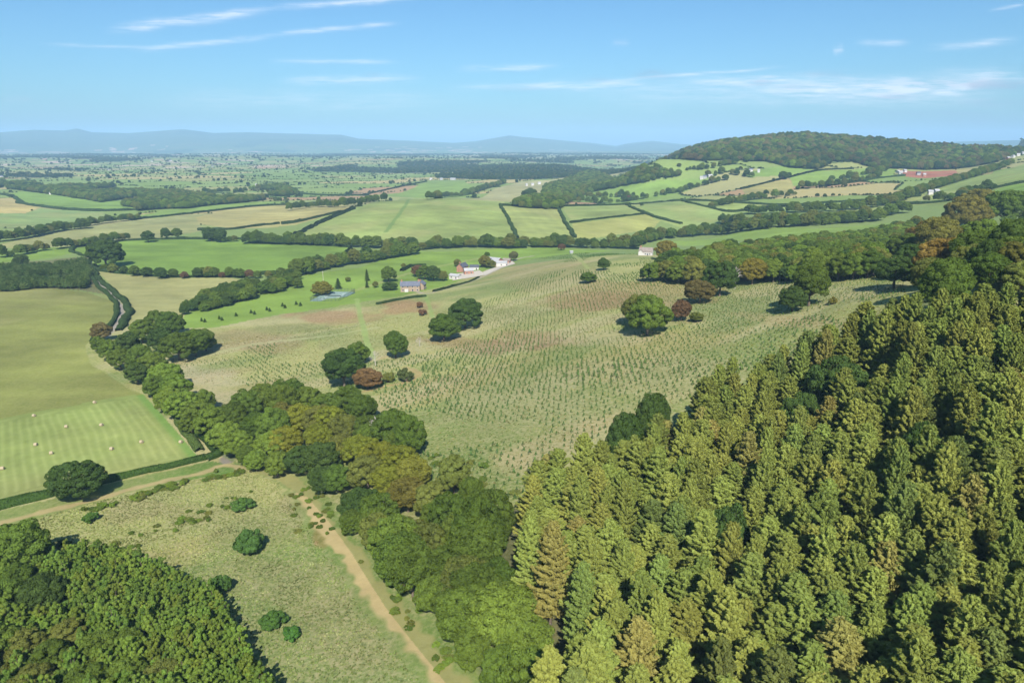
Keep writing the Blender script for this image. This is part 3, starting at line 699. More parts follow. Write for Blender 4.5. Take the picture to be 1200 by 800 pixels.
PATHS = [  # line, half width m, colour, strength
 ([(345,566),(362,588),(382,618),(398,636),(414,652),(430,680),(452,708),(478,738),(505,768),(535,808),(560,850)], 4.2, (128,156,72), .5),
 ([(312,552),(330,558),(345,566),(362,588),(382,618),(398,636),(414,652),(430,680),(452,708),(478,738),(505,768),(535,808),(560,850)], 2.1, (212,190,134), 1),
 ([(312,552),(285,548),(262,545),(235,554),(200,562),(165,570),(130,580),(85,592),(50,600),(5,612),(-40,622)], 1.5, (204,182,130), .85),
 ([(265,541),(268,532),(262,524)], 2.0, (150,142,132), .9),
 ([(574,776),(579,790),(584,805)], 2.0, (150,142,120), .9),
 ([(106,300),(105,312),(110,325),(120,336),(133,348),(142,360),(141,372),(134,384),(124,394)], 1.9, (176,168,156), 1),
 ([(195,425),(250,414),(300,403),(380,394),(440,384)], 2.0, (196,196,140), .7),
 ([(418,350),(423,372),(430,400),(437,420)], 1.6, (168,190,110), .8),
 ([(428,458),(450,453),(475,448),(490,440),(486,434),(475,431)], 1.5, (200,176,122), .85),
 ([(445,420),(465,413),(480,408)], 1.3, (200,176,122), .6),
 ([(700,395),(745,388),(790,380)], 1.5, (196,188,128), .6),
 ([(484,340),(500,344),(530,336),(545,332),(575,320),(605,304),(625,300)], 1.8, (196,186,160), .9),
 ([(395,344),(480,326),(540,318),(560,314)], 2.2, (178,184,120), .0),
 ([(672,299),(680,305),(690,315)], 1.3, (176,188,112), .8),
 ([(498,345),(503,358),(507,372)], 1.3, (160,186,104), .7),
 ([(400,345),(430,336),(480,320),(520,311),(560,303)], 3.0, (186,186,120), .5),
 ([(480,233),(470,248),(452,272)], 3.0, (118,150,78), .7),
 ([(545,272),(570,266),(600,262)], 2.0, (128,158,84), .5)]
PATHW = [(hits(smooth(p, 4)), w, lin(c), s) for p, w, c, s in PATHS]

# fields of the far plain: cells of a jittered grid
def cells(x, y, sx=230., sy=150.):
    ang = .35; X = x * math.cos(ang) + y * math.sin(ang); Y = -x * math.sin(ang) + y * math.cos(ang)
    X = X + 60 * (vnoise(x, y, 500, 31) - .5); Y = Y + 60 * (vnoise(x, y, 500, 32) - .5)
    ix = np.floor(X / sx); iy = np.floor(Y / sy)
    d1 = np.full(x.shape, 1e9); d2 = np.full(x.shape, 1e9); ident = np.zeros(x.shape)
    for di in (-1, 0, 1):
        for dj in (-1, 0, 1):
            a = ix + di; b = iy + dj
            h1 = _hash(a, b, 41); h2 = _hash(a, b, 42)
            d = np.abs(X - (a + .15 + .7 * h1) * sx) / sx + np.abs(Y - (b + .15 + .7 * h2) * sy) / sy
            nid = _hash(a, b, 43)
            m = d < d1
            d2 = np.where(m, d1, np.minimum(d2, d)); ident = np.where(m, nid, ident); d1 = np.where(m, d, d1)
    return ident, (d2 - d1)
PAL = np.array([lin(c) for c in [(146,170,86),(156,176,98),(176,180,112),(150,172,92),(200,186,126),(164,176,104),(144,168,90),(186,182,124),(136,162,82),(150,172,92),(192,160,118),(154,172,98),(146,168,92),(176,176,110)]])
WOOD = np.array((.035, .058, .022))
def woods(x, y): return fbm(x, y, 650, 51, 3)

def colour(x, y):
    r = np.hypot(x, y); n = len(x)
    col = np.tile(lin((146, 166, 96)), (n, 1)); rough = np.zeros(n)
    near = r < 620
    # default pasture, mid distance
    far = r > 1120
    idn, e = cells(x, y)
    c = PAL[(idn * 997).astype(int) % len(PAL)]
    col = np.where(far[:, None], c, col)
    hed = (e < .024 + .012 * np.minimum(r / 3000, 2)) & far
    col[hed] = WOOD * 1.4; hr_ = sstep(9000, 12500, r)[:, None] * .85; col = col * (1 - hr_) + WOOD * 1.2 * hr_
    w = woods(x, y); wm = far & (r > 2300) & (w > .68 - .05 * sstep(3000, 8000, r))
    col[wm] = WOOD
    vf = sstep(3000, 8000, r) * .5                       # towards the ranges the hedges and woods merge
    col = col * (1 - vf[:, None]) + (WOOD * 1.9) * vf[:, None]
    tw = (r > 3600) & (r < 12000) & (vnoise(x, y, 130, 71) > .74) & (vnoise(x, y, 900, 72) > .5)
    col[tw] = lin((215, 190, 170))
    # near rough land
    nr = near & ~far
    g = fbm(x, y, 30, 21, 4); g2 = fbm(x, y, 90, 23, 3)
    rc = lin((168,180,98))[None] * (1 - g[:, None]) + lin((198,194,126))[None] * g[:, None]
    rc = rc * (1 - .35 * sstep(.5, .7, g2))[:, None] + (lin((134,150,84)) * .35)[None] * sstep(.5, .7, g2)[:, None]
    xa = x * .9 + y * .45; ya = -x * .45 + y * .9
    g3 = fbm(xa * .28, ya, 22, 121, 4); g4 = fbm(xa * .3, ya, 34, 131, 4); g5 = fbm(xa * .4, ya, 30, 141, 4)
    for gg, lo_, hi_, cc_, st_ in ((g3, .52, .68, (204,196,144), .7), (g4, .58, .72, (176,146,104), .3), (g5, .50, .66, (124,152,74), .7)):
        f_ = (sstep(lo_, hi_, gg) * st_)[:, None]; rc = rc * (1 - f_) + lin(cc_)[None] * f_
    col = np.where(nr[:, None], rc, col); rough[nr] = .85
    for (o, Mi, cc, s) in PW:
        q = (np.stack([x, y], 1) - o) @ Mi.T; d = (q ** 2).sum(1)
        m = d < 2.2
        if m.any():
            f = s * (1 - sstep(.25, 1.5, d[m] + (fbm(x[m], y[m], 14, 33, 4) - .5) * 2.2))
            col[m] = col[m] * (1 - f[:, None]) + cc * f[:, None]
    for k, c, P, rg in FW:
        m = inside(x, y, P)
        if not m.any(): continue
        xs = x[m]; ys = y[m]
        dd = None
        if k == 'H':
            R_ = P[4:7]; d0 = R_[1] - R_[0]; d0 = np.array([R_[0][0]*0+P[5][0]-P[4][0], P[5][1]-P[4][1]]); d0 /= np.linalg.norm(d0)
            dr = np.abs((xs - P[4][0]) * -d0[1] + (ys - P[4][1]) * d0[0]); dd0 = dist_line(xs, ys, np.vstack([P, P[:1]]))
            dd = np.where(dd0 < 7, dd0, dr + 6 * (vnoise(xs, ys, 90, 15) - .5))
        v = (fbm(xs, ys, 45, 61, 4) - .5) * .5; v2 = (fbm(xs, ys, 180, 62, 3) - .5) * .5
        cc = c[None] * (1 + v * .9 + v2 * .9 + .5 * (fbm(xs * .5 + ys * .2, ys, 16, 64, 3) - .5))[:, None]
        t = sstep(.5, .75, fbm(xs, ys, 70, 63, 3))[:, None]
        cc = cc * (1 - .35 * t) + .35 * t * (lin((190,184,120)) if k != 'G' else c * 1.15)
        if k == 'H':
            P2 = P
            q = dd + 1.3 * vnoise(xs, ys, 14, 5)
            st = .5 + .5 * np.sin(q * 2 * math.pi / 2.7)
            st = st ** 2 * (.45 + .55 * fbm(xs, ys, 9, 66, 3)); 
            cc = cc * (.86 + .1 * vnoise(xs, ys, 3, 8))[:, None] * (1 - .0 * st[:, None]) + (lin((206,206,146)) * .42)[None] * (st * sstep(2, 5, dd0) * .42)[:, None]
            e_ = (1 - sstep(1.5, 4.0, dist_line(xs, ys, P[4:9]))) * .8; cc = cc * (1 - .8 * e_)[:, None] + .8 * e_[:, None] * lin((122,170,76))
        if k == 'P' or k == 'B':
            ang = _hash(np.array([int(P[0, 0])]), np.array([int(P[0, 1])]), 3)[0] * 3.1
            st = np.sin((xs * math.cos(ang) + ys * math.sin(ang) + 4 * vnoise(xs, ys, 60, 2)) * 2 * math.pi / 16.0)
            cc = cc * (1 + .035 * st)[:, None]
        col[m] = cc; rough[m] = rg
    for P, w, c, s in PATHW:
        d = dist_line(x, y, P); m = d < w * 2.2
        if m.any() and s > 0:
            f = s * (1 - sstep(w * .75, w * 1.35, d[m] + (vnoise(x[m], y[m], 2.5, 7) - .5) * w * .9))
            cv_ = c * (1 + .25 * (fbm(x[m], y[m], 4, 44, 3) - .5))[:, None]
            col[m] = col[m] * (1 - f[:, None]) + cv_ * f[:, None]; rough[m] *= (1 - f)
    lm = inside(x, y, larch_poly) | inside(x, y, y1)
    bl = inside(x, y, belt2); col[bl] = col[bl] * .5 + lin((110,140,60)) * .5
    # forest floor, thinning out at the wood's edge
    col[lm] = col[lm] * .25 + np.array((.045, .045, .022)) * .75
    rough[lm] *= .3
    return col, rough

# ------------------------------------------------------------------ the land: one sheet
a_in = np.linspace(-.80, .80, 1200); a_out = np.linspace(.80, math.pi, 60)[1:]
AZ = np.concatenate([-a_out[::-1], a_in, a_out])
rs = [1.5, 12, 25, 38, 50]; r = 58.0; rs.append(r)
while r < 19800:
    r += min(max(r * r / 95.0 / 800 * 1.25, .16), r * .0068 if r < 4500 else r * .009); rs.append(r)
RS = np.array(rs)
aa, rr_ = np.meshgrid(AZ, RS, indexing='ij')
X = (np.sin(aa) * rr_).ravel(); Y = (np.cos(aa) * rr_).ravel()
Z = ground(X, Y)
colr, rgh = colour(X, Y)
na, nr_ = len(AZ), len(RS)
i = np.arange(na - 1)[:, None] * nr_ + np.arange(nr_ - 1)[None]
quads = np.stack([i, i + 1, i + nr_ + 1, i + nr_], -1).reshape(-1, 4)
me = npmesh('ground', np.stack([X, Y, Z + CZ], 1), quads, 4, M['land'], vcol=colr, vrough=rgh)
me.polygons.foreach_set('use_smooth', np.ones(len(quads), bool))
g = tag(obj('ground', me), 'rolling farmland of green and straw coloured fields', None, None, 'structure')
print('ground verts', len(X))
del X, Y, Z, colr, rgh, quads, i

# ------------------------------------------------------------------ far hedgerow trees of the plain (stuff)
FAR = []
rg = np.random.default_rng(5)
def scatter(r0, r1, n):
    rr = np.sqrt(rg.random(n) * (r1*r1 - r0*r0) + r0*r0); az = rg.uniform(-.74, .74, n)
    return np.sin(az) * rr, np.cos(az) * rr
for r0, r1, n, eth, R in [(1150, 2600, 60000, .014, 4.8), (1150, 2600, 560000, .010, 1.8), (2600, 4500, 70000, .014, 5.6), (2600, 4500, 420000, .010, 2.6), (4500, 9000, 200000, .016, 6.5)]:
    x, y = scatter(r0, r1, n); idn, e = cells(x, y)
    w = woods(x, y); r = np.hypot(x, y)
    edge = (e < eth) & (vnoise(x, y, 110 if R > 4 else 60, 81) > (.66 if R in (4.8, 5.6) else .1))
    wd = (R > 4) & (w > .68 - .05 * sstep(3000, 8000, r)) & (r > 2300) & (rg.random(n) < .45)
    lone = (rg.random(n) < .0007) & (R > 4)
    m = edge | wd | lone
    for k, c, P, rgf in FW: m &= ~inside(x, y, P)
    for xx, yy in zip(x[m], y[m]): FAR.append((xx, yy, R * random.uniform(.45, 1.15)))
print('far trees', len(FAR))

# ------------------------------------------------------------------ trees into objects
for t in T:
    z = gz(t['x'], t['y']); t['z'] = z
    px, py = project(t['x'], t['y'], z + t['H'] * .6); t['px'] = px; t['py'] = py
    t['size'] = t['R'] / t['r']
    t['vis'] = -40 < px < 1240 and py < 850 + 2 * F * t['R'] / t['r'] * 1.5 and t['y'] > 20
vis = [t for t in T if t['vis']]
def rank(sel, nmax):
    f = [t for t in sel if t['force']]; o = sorted([t for t in sel if not t['force']], key=lambda t: -t['size'])
    k = max(0, nmax - len(f)); return f + o[:k], o[k:]
groups = {}
for t in vis:
    nm = t['name']; key = 'larch' if nm == 'larch_tree' else 'young' if nm == 'young_tree' else 'shrub' if 'bush' in nm else 'broad'
    groups.setdefault(key, []).append(t)
print({k: len(v) for k, v in groups.items()})
crown_proto = {}
def place_tree(t):
    kd = t['kind']; k = random.randrange(len(PROTO[kd])); cm, tm = PROTO[kd][k]
    e = obj(t['name'], None); e.empty_display_size = 1
    e.location = (t['x'], t['y'], t['z'] + CZ - .1); e.rotation_euler = (random.uniform(-.03, .03), random.uniform(-.03, .03), random.uniform(0, 6.28))
    R0, H0 = DIM[kd]; e.scale = (t['R'] / R0, t['R'] / R0 * random.uniform(.9, 1.1), t['H'] / H0)
    tag(e, t['label'], t['cat'], t['group'])
    c = obj('crown', cm, e); c.color = (*t['tint'], 1); obj('trunk', tm, e)
    crown_proto[(kd, k)] = c
stuff = {'larch': [], 'young': [], 'broad': [], 'shrub': []}
for key, lst in groups.items():
    a, b = rank(lst, {'larch': 290, 'young': 290, 'broad': 290, 'shrub': 290}[key])
    for t in a: place_tree(t)
    stuff[key] = b
for xx, yy, R in FAR:
    stuff['broad'].append(dict(x=xx, y=yy, R=R, H=R * 1.9, kind='broad', tint=jit(random.choice([GREEN, DARK, GREEN, OLIVE]), .2)))

def scatter_stuff(name, lst, kd, label, cat):
    """one object whose points carry instances of the tree crowns above"""
    if not lst: return
    xs = np.array([t['x'] for t in lst]); ys = np.array([t['y'] for t in lst])
    zs = ground(xs, ys) + CZ - .2
    R0, H0 = DIM[kd]; n = len(lst)
    me = D.meshes.new(name); me.vertices.add(n); me.vertices.foreach_set('co', np.stack([xs, ys, zs], 1).astype(np.float32).ravel())
    def at(nm, ty, fld, arr):
        a = me.attributes.new(nm, ty, 'POINT'); a.data.foreach_set(fld, np.asarray(arr, np.float32 if ty != 'INT' else np.int32).ravel())
    at('scl', 'FLOAT_VECTOR', 'vector', np.array([(t['R']/R0, t['R']/R0, t['H']/H0) for t in lst]))
    at('rot', 'FLOAT_VECTOR', 'vector', np.stack([np.zeros(n), np.zeros(n), rng.random(n) * 6.28], 1))
    at('color', 'FLOAT_COLOR', 'color', np.array([(*t['tint'], 1) for t in lst]))
    protos = [crown_proto[k] for k in sorted(crown_proto) if k[0] == kd]
    at('pick', 'INT', 'value', rng.integers(0, len(protos), n))
    me.update()
    o = tag(obj(name, me), label, cat, None, 'stuff')
    ng = D.node_groups.new(name, 'GeometryNodeTree')
    ng.interface.new_socket('Geometry', in_out='INPUT', socket_type='NodeSocketGeometry'); ng.interface.new_socket('Geometry', in_out='OUTPUT', socket_type='NodeSocketGeometry')
    gi = ng.nodes.new('NodeGroupInput'); go = ng.nodes.new('NodeGroupOutput')
    ip = ng.nodes.new('GeometryNodeInstanceOnPoints'); ip.inputs['Pick Instance'].default_value = True
    jn = ng.nodes.new('GeometryNodeJoinGeometry')
    for p in reversed(protos):
        oi = ng.nodes.new('GeometryNodeObjectInfo'); oi.inputs['Object'].default_value = p; oi.inputs['As Instance'].default_value = True; oi.transform_space = 'ORIGINAL'
        ng.links.new(oi.outputs['Geometry'], jn.inputs[0])
    def na(nm, ty):
        q = ng.nodes.new('GeometryNodeInputNamedAttribute'); q.data_type = ty; q.inputs['Name'].default_value = nm
        return next(s for s in q.outputs if s.enabled and s.name == 'Attribute')
    ng.links.new(gi.outputs[0], ip.inputs['Points']); ng.links.new(jn.outputs[0], ip.inputs['Instance'])
    ng.links.new(na('pick', 'INT'), ip.inputs['Instance Index']); ng.links.new(na('scl', 'FLOAT_VECTOR'), ip.inputs['Scale'])
    ng.links.new(na('rot', 'FLOAT_VECTOR'), ip.inputs['Rotation'])
    ng.links.new(ip.outputs[0], go.inputs[0])
    md = o.modifiers.new('scatter', 'NODES'); md.node_group = ng
    return o
broad_near = [t for t in stuff['broad'] if t['kind'] in ('broad', 'spruce')]
scatter_stuff('larch_wood', stuff['larch'], 'larch', 'remaining olive green larches of the dense plantation on the right hillside', 'trees')
scatter_stuff('young_wood', stuff['young'], 'young', 'remaining slender young trees of the dense plantings', 'trees')
scatter_stuff('distant_woods', broad_near, 'broad', 'distant woods, tree belts and hedgerow trees fading towards the hills', 'trees')

# dead trees
dp = [dead_proto(3), dead_proto(8)]
def dead(px, py, hpx, label, k=0):
    x, y = hit(px, py); z = gz(x, y); d = y * CP - z * SP; h = hpx * d / F
    e = obj('dead_tree', None); e.location = (x, y, z + CZ); e.scale = (h/11,) * 3; e.rotation_euler.z = random.random() * 6
    tag(e, label, 'tree'); obj('trunk', dp[k][0], e); obj('branch', dp[k][1], e)
dead(443, 520, 34, 'bare grey dead tree at the clearing edge of the belt')
dead(440, 428, 18, 'pale bare dead tree beside the rusty brown tree', 1)
dead(492, 406, 12, 'small white dead tree alone on the rough field', 0)
dead(861, 338, 26, 'white bare dead tree at the edge of the wood', 1)
dead(557, 700, 42, 'bare pale branched birch in the wood right of the dirt path', 0)

# ------------------------------------------------------------------ hedges
def hedge(px_line, h, w, label, tint=(.045, .08, .022), cat='hedge', name='hedge'):
    W = hits(smooth(px_line, 5))
    seg = np.hypot(*np.diff(W, axis=0).T); cum = np.concatenate([[0], np.cumsum(seg)]); L = cum[-1]
    dmean = np.hypot(*W.mean(0)); step = max(.9, dmean * .0022)
    s = np.arange(0, L, step); 
    x = np.interp(s, cum, W[:, 0]); y = np.interp(s, cum, W[:, 1])
    x = x + (vnoise(s, s*0, 9, 2) - .5) * w * .5; y = y + (vnoise(s, s*0 + 5, 9, 3) - .5) * w * .5
    dx = np.gradient(x); dy = np.gradient(y); q = np.hypot(dx, dy) + 1e-9; nx = -dy/q; ny = dx/q
    z = ground(x, y) + CZ
    K = 9; prof = [(math.cos(math.pi * j / (K-1)), math.sin(math.pi * j / (K-1)) ** .6 if 0 < j < K-1 else -.15) for j in range(K)]
    V = []
    for j, (a, b) in enumerate(prof):
        k = .7 + .6 * vnoise(s + j * 3.1, s * 0 + j, 4.0, 7) + .5 * (vnoise(s, s * 0, 16, 12) - .5)
        V.append(np.stack([x + nx * a * w/2 * k, y + ny * a * w/2 * k, z + b * h * k * .92], 1))
    V = np.stack(V, 1); n_ = len(s)
    idx = np.arange(n_ * K).reshape(n_, K)
    Q = np.stack([idx[:-1, :-1], idx[1:, :-1], idx[1:, 1:], idx[:-1, 1:]], -1).reshape(-1, 4)
    # leafy skin
    m = int(min(L * (w + 2*h) * 3.0 / max(.25, (dmean / 800) ** 1.3), 30000))
    ii = rng.integers(0, n_ - 1, m); jj = rng.integers(0, K - 1, m); f1 = rng.random((m, 1)); f2 = rng.random((m, 1))
    P = (V[ii, jj] * (1-f1) + V[ii+1, jj] * f1) * (1-f2) + (V[ii, jj+1] * (1-f1) + V[ii+1, jj+1] * f1) * f2
    ctr = np.stack([x[ii], y[ii], z[ii] + h*.3], 1); nn = unit(P - ctr + rng.normal(size=(m, 3)) * .4)
    TV, TF = tris_at(P + nn * .1, nn, max(.28, dmean * .0009))
    base = V.reshape(-1, 3)
    tri = np.vstack([Q[:, [0, 1, 2]], Q[:, [0, 2, 3]], TF.reshape(-1, 3) + len(base)])
    fa = np.concatenate([np.full(2 * len(Q), .35), rng.random(m)])
    o = obj(name, npmesh(name, np.vstack([base, TV]), tri, 3, M['leaf'], fattr=fa)); o.color = (*tint, 1)
    tag(o, label, cat); return o
HG = (.06, .11, .025); HD = (.042, .07, .024)
hedge([(104,306),(106,320),(113,333),(127,346),(136,358),(137,368),(131,380),(118,392),(108,402)], 2.2, 2.6, 'clipped hedge on the field side of the narrow lane', HD)
hedge([(110,312),(115,326),(128,338),(143,350),(150,362),(148,374),(140,388)], 2.4, 4.2, 'wide green hedge on the right side of the narrow lane', HD)
hedge([(-40,606),(0,594),(60,579),(125,563),(200,547),(240,537)], 2.0, 3.2, 'green hedge along the bottom of the hay field', HG)
hedge([(240,540),(255,532),(245,520),(232,508)], 1.6, 3.0, 'scrubby hedge at the corner of the hay field', HG)
hedge([(586,241),(594,254),(599,264),(606,280)], 3.5, 4.0, 'winding hedge between the big hill field and the pale field', HD)
hedge([(585,241),(650,242),(735,240),(800,235.5),(850,237),(900,240),(960,242)], 2.8, 5, 'long crest hedge above the hedged fields', HD)
hedge([(653,242),(662,260),(674,279)], 3, 4.5, 'straight hedge running down between the two pale fields', HD)
hedge([(668,261.5),(700,257),(755,251)], 2.5, 3.5, 'cross hedge between the upper and lower pale fields', HD)
hedge([(733,240),(758,251),(780,258),(800,263)], 3, 4.5, 'slanting hedge down from the crest above the wood', HD)
hedge([(800,236),(830,243),(858,248.5),(900,243),(965,240)], 3, 4.5, 'curving hedge right of the hedged fields', HD)
hedge([(340,280),(370,264),(400,251),(414,245)], 4.5, 7, 'thick dark hedge at the left edge of the big hill field', HD)
hedge([(330,263),(350,260),(380,253),(412,246)], 3.5, 5, 'hedge running left from the corner of the big hill field', HD)
hedge([(232,270),(270,269),(300,265),(330,262)], 3.0, 5, 'hedge under the straw coloured field', HD)
hedge([(150,258),(200,253),(250,247.5),(300,242),(350,239.5),(410,236)], 2.8, 5, 'hedge above the straw coloured field', HD)
hedge([(20,238),(60,244),(110,247.5),(168,246)], 4, 7, 'dark hedge under the far left green field', HD)
hedge([(-30,226),(0,228),(15,231),(28,239)], 3.5, 6, 'dark hedge above the golden stubble field', HD)
hedge([(84,290),(120,286),(150,282),(200,280.5),(250,280.5),(300,281),(350,285),(412,290)], 2.6, 4.5, 'hedge along the top of the bright green field', HD)
hedge([(86,290),(84,294),(95,299),(104,300)], 2.2, 4, 'short looping hedge by the lane bend', HD)
hedge([(114,317),(150,321),(200,325),(240,324.5),(290,325)], 2.6, 4.0, 'hedge between the tan field and the bright green field', HD)
hedge([(300,322),(330,320),(360,316),(395,303),(412,292)], 2.6, 4.0, 'hedge at the right end of the bright green field', HD)
hedge([(441,357),(470,351),(500,347)], 1.2, 2.2, 'low hedge along the lane below the farmhouse', HD)
hedge([(508,342),(530,336),(548,331),(562,325)], 1.2, 2, 'low hedge along the farm yard wall', HD)
hedge([(470,318),(480,313),(492,311),(500,311)], 2, 3, 'curved dark hedge behind the farmhouse garden', HD)
hedge([(1050,240),(1110,236),(1160,222),(1200,214),(1240,208)], 3, 5, 'hedge across the right hand slope', HD)
hedge([(1060,206),(1030,209),(1000,214),(960,219)], 2.8, 5, 'hedge below the long green far field', HD)
hedge([(868,222),(900,214),(925,208),(960,200),(1000,198)], 2.8, 5, 'hedge above the long green far field', HD)
hedge([(880,248),(940,240),(1000,236),(1080,230)], 2.6, 5, 'hedge above the far valley belt', HD)
hedge([(425,229),(470,219),(500,213)], 2.6, 4.5, 'thin hedge beyond the crest of the big hill field', HD)
hedge([(300,230),(340,227),(380,229),(425,229)], 2.8, 5, 'thin hedge behind the left end of the big hill field', HD)
hedge([(170,448),(185,465),(205,490),(225,515),(235,530)], 1.6, 3.0, 'bramble hedge below the row of rounded trees', (.08, .12, .03))

# ------------------------------------------------------------------ rough grass tussocks and planted saplings
def tufts(name, poly, n, size, cols, label, rmax=420):
    lo = poly.min(0); hi = poly.max(0)
    x = rng.uniform(lo[0], hi[0], n); y = rng.uniform(lo[1], hi[1], n)
    m = inside(x, y, poly) & ~inside(x, y, larch_poly) & ~inside(x, y, belt2)
    for P, w, c, s in PATHW:
        if s > 0 and w < 7: m &= dist_line(x, y, P) > w * 1.0
    for k, c, P, rgf in FW: m &= ~inside(x, y, P)
    m &= np.hypot(x, y) < rmax
    x = x[m]; y = y[m]; z = ground(x, y) + CZ; n = len(x)
    C = []; Nn = []; cc = []
    pick = rng.integers(0, len(cols), n); nz = vnoise(x, y, 7, 91)
    base = (colour(x, y)[0] * .62 + np.array([lin(c) for c in cols])[pick] * .38) * (.62 + .7 * nz)[:, None]
    for k in range(4):
        a = rng.random(n) * 6.28; off = size * .35 * rng.random(n)
        C.append(np.stack([x + np.cos(a) * off, y + np.sin(a) * off, z + size * .35 * rng.random(n)], 1))
        Nn.append(unit(np.stack([np.cos(a), np.sin(a), .6 + .5 * rng.random(n)], 1))); cc.append(base * (.8 + .4 * rng.random((n, 1))))
    V, Fc = tris_at(np.vstack(C), np.vstack(Nn), size * .45, 1.0)
    tag(obj(name, npmesh(name, V, Fc, 3, M['tuft'], fcol=np.vstack(cc))), label, 'grass', None, 'stuff')
low_poly = hits([(35,600),(130,584),(235,560),(290,548),(318,560),(345,580),(375,625),(400,650),(440,700),(490,760),(540,840),(340,840),(300,760),(250,690),(190,660),(120,640),(60,640)])
tufts('rough_grass', low_poly, 42000, .5, [(150,168,92),(186,180,126),(108,136,64),(130,154,76),(192,190,144),(120,146,70)], 'tall rough grass and weeds covering the field left of the dirt path')
tufts('tussock_grass', clear_poly, 70000, .6, [(168,172,106),(190,178,124),(118,138,72),(160,160,96),(176,140,100)], 'tawny rough grass between the planted saplings')
def sapling_mesh(seed):
    rg2 = np.random.default_rng(seed); n_ = 34
    t = rg2.random(n_); a = rg2.random(n_) * 6.28; rr = (1 - t) * .85 * (.5 + .5 * rg2.random(n_))
    C = np.stack([np.cos(a) * rr, np.sin(a) * rr, .1 + t * 1.7], 1); nn = unit(np.stack([np.cos(a), np.sin(a), np.full(n_, .5)], 1))
    V, Fc = tris_at(C, nn, .27)
    return V, Fc
SM = [sapling_mesh(s) for s in range(3)]
SMm = [npmesh('sapling', V, Fc, 3, M['leaf'], fattr=np.random.default_rng(1).random(len(V)//3)) for V, Fc in SM]
ang = .62; ca, sa = math.cos(ang), math.sin(ang)
lo = clear_poly.min(0) - 50; hi = clear_poly.max(0) + 50; pts = []
u = np.arange(-700, 700, 2.5); v = np.arange(-700, 700, 3.0)
uu, vv = np.meshgrid(u, v); uu = uu.ravel() + rng.normal(size=uu.size) * .25; vv = vv.ravel() + rng.normal(size=vv.size) * .25
bend = 8 * (vnoise(uu, vv, 120, 5) - .5)
x = uu * ca - (vv + bend) * sa; y = uu * sa + (vv + bend) * ca + 300
m = inside(x, y, clear_poly) & ~inside(x, y, larch_poly) & ~inside(x, y, belt2)
m &= (fbm(x, y, 70, 95, 3) > .43 + .16 * sstep(20, -60, x) * sstep(260, 360, np.hypot(x, y)) + .08 * sstep(380, 480, np.hypot(x, y))) & (rng.random(len(x)) < .88)
for P, w, c, s in PATHW: m &= dist_line(x, y, P) > min(w, 3.1) + 1
for k, c, P, rgf in FW: m &= ~inside(x, y, P)
x = x[m]; y = y[m]; sc = (.34 + .5 * vnoise(x, y, 40, 96)) * (1 + .55 * (1 - sstep(230, 360, np.hypot(x, y)))) * rng.uniform(.7, 1.25, len(x)); z = ground(x, y) + CZ
od = np.argsort(-(sc / np.hypot(x, y))); px_, py_ = project(x, y, z - CZ)
od = [k for k in od if 0 < px_[k] < 1200 and 0 < py_[k] < 800]
print('saplings', len(x))
sg = 'saplings planted in rows on the open slope'
for k in od[:290]:
    o = obj('sapling', SMm[k % 3]); o.location = (x[k], y[k], z[k] - .05); o.scale = (sc[k],) * 2 + (sc[k] * .8,); o.rotation_euler.z = random.random() * 6; o.color = (*jit((.085, .15, .04), .2), 1)
    tag(o, 'small green sapling standing in the planted rows on the open slope', 'sapling', sg)
VV = []; cols_ = []
for k in od[290:]:
    V, Fc = SM[k % 3]; a = random.random() * 6; c_, s_ = math.cos(a), math.sin(a)
    W = V * sc[k] * [1, 1, .8]; VV.append(np.stack([W[:, 0]*c_ - W[:, 1]*s_ + x[k], W[:, 0]*s_ + W[:, 1]*c_ + y[k], W[:, 2] + z[k] - .05], 1))
VV = np.vstack(VV); nf = len(VV) // 3
o = obj('sapling_rows', npmesh('sapling_rows', VV, np.arange(len(VV)), 3, M['leaf'], fattr=rng.random(nf))); o.color = (.085, .15, .04, 1)
tag(o, 'further rows of small green saplings across the open slope', 'saplings', None, 'stuff')

# ------------------------------------------------------------------ buildings
def box(x0, x1, y0, y1, z0, z1):
    V = [(x0,y0,z0),(x1,y0,z0),(x1,y1,z0),(x0,y1,z0),(x0,y0,z1),(x1,y0,z1),(x1,y1,z1),(x0,y1,z1)]
    return V, [(0,3,2,1),(4,5,6,7),(0,1,5,4),(1,2,6,5),(2,3,7,6),(3,0,4,7)]
def pm(name, parts, m, parent=None, col=None):
    V = []; Fc = []
    for v, f in parts:
        o = len(V); V += list(v); Fc += [tuple(i + o for i in q) for q in f]
    me = D.meshes.new(name); me.from_pydata([tuple(map(float, p)) for p in V], [], Fc); me.update(); me.materials.append(m)
    return obj(name, me, parent)
def brick(name, col, var=.2, sc=.6): M[name] = plain(name, col, .85, var, sc); return M[name]
brick('render_white', (.46,.44,.41), .06); brick('stone_buff', (.27,.20,.14), .25); brick('brick_red', (.30,.15,.10), .25); brick('slate_grey', (.10,.11,.14), .2)
brick('slate_dark', (.06,.065,.085), .2); brick('roof_pale', (.30,.30,.30), .15); brick('roof_brown', (.20,.165,.14), .2); brick('roof_red', (.30,.14,.09), .2); brick('yard', (.42,.37,.30), .2)
brick('court', (.16,.23,.20), .1); brick('line_white', (.75,.75,.72), .03); brick('fence_dark', (.05,.07,.06), .1); brick('solar', (.015,.02,.05), .2)
m_, nt, out = mat('glass'); b = N(nt, 'ShaderNodeBsdfPrincipled'); b.inputs['Base Color'].default_value = (.03,.035,.04,1); b.inputs['Roughness'].default_value = .08; nt.links.new(b.outputs[0], out.inputs[0]); M['glass'] = m_
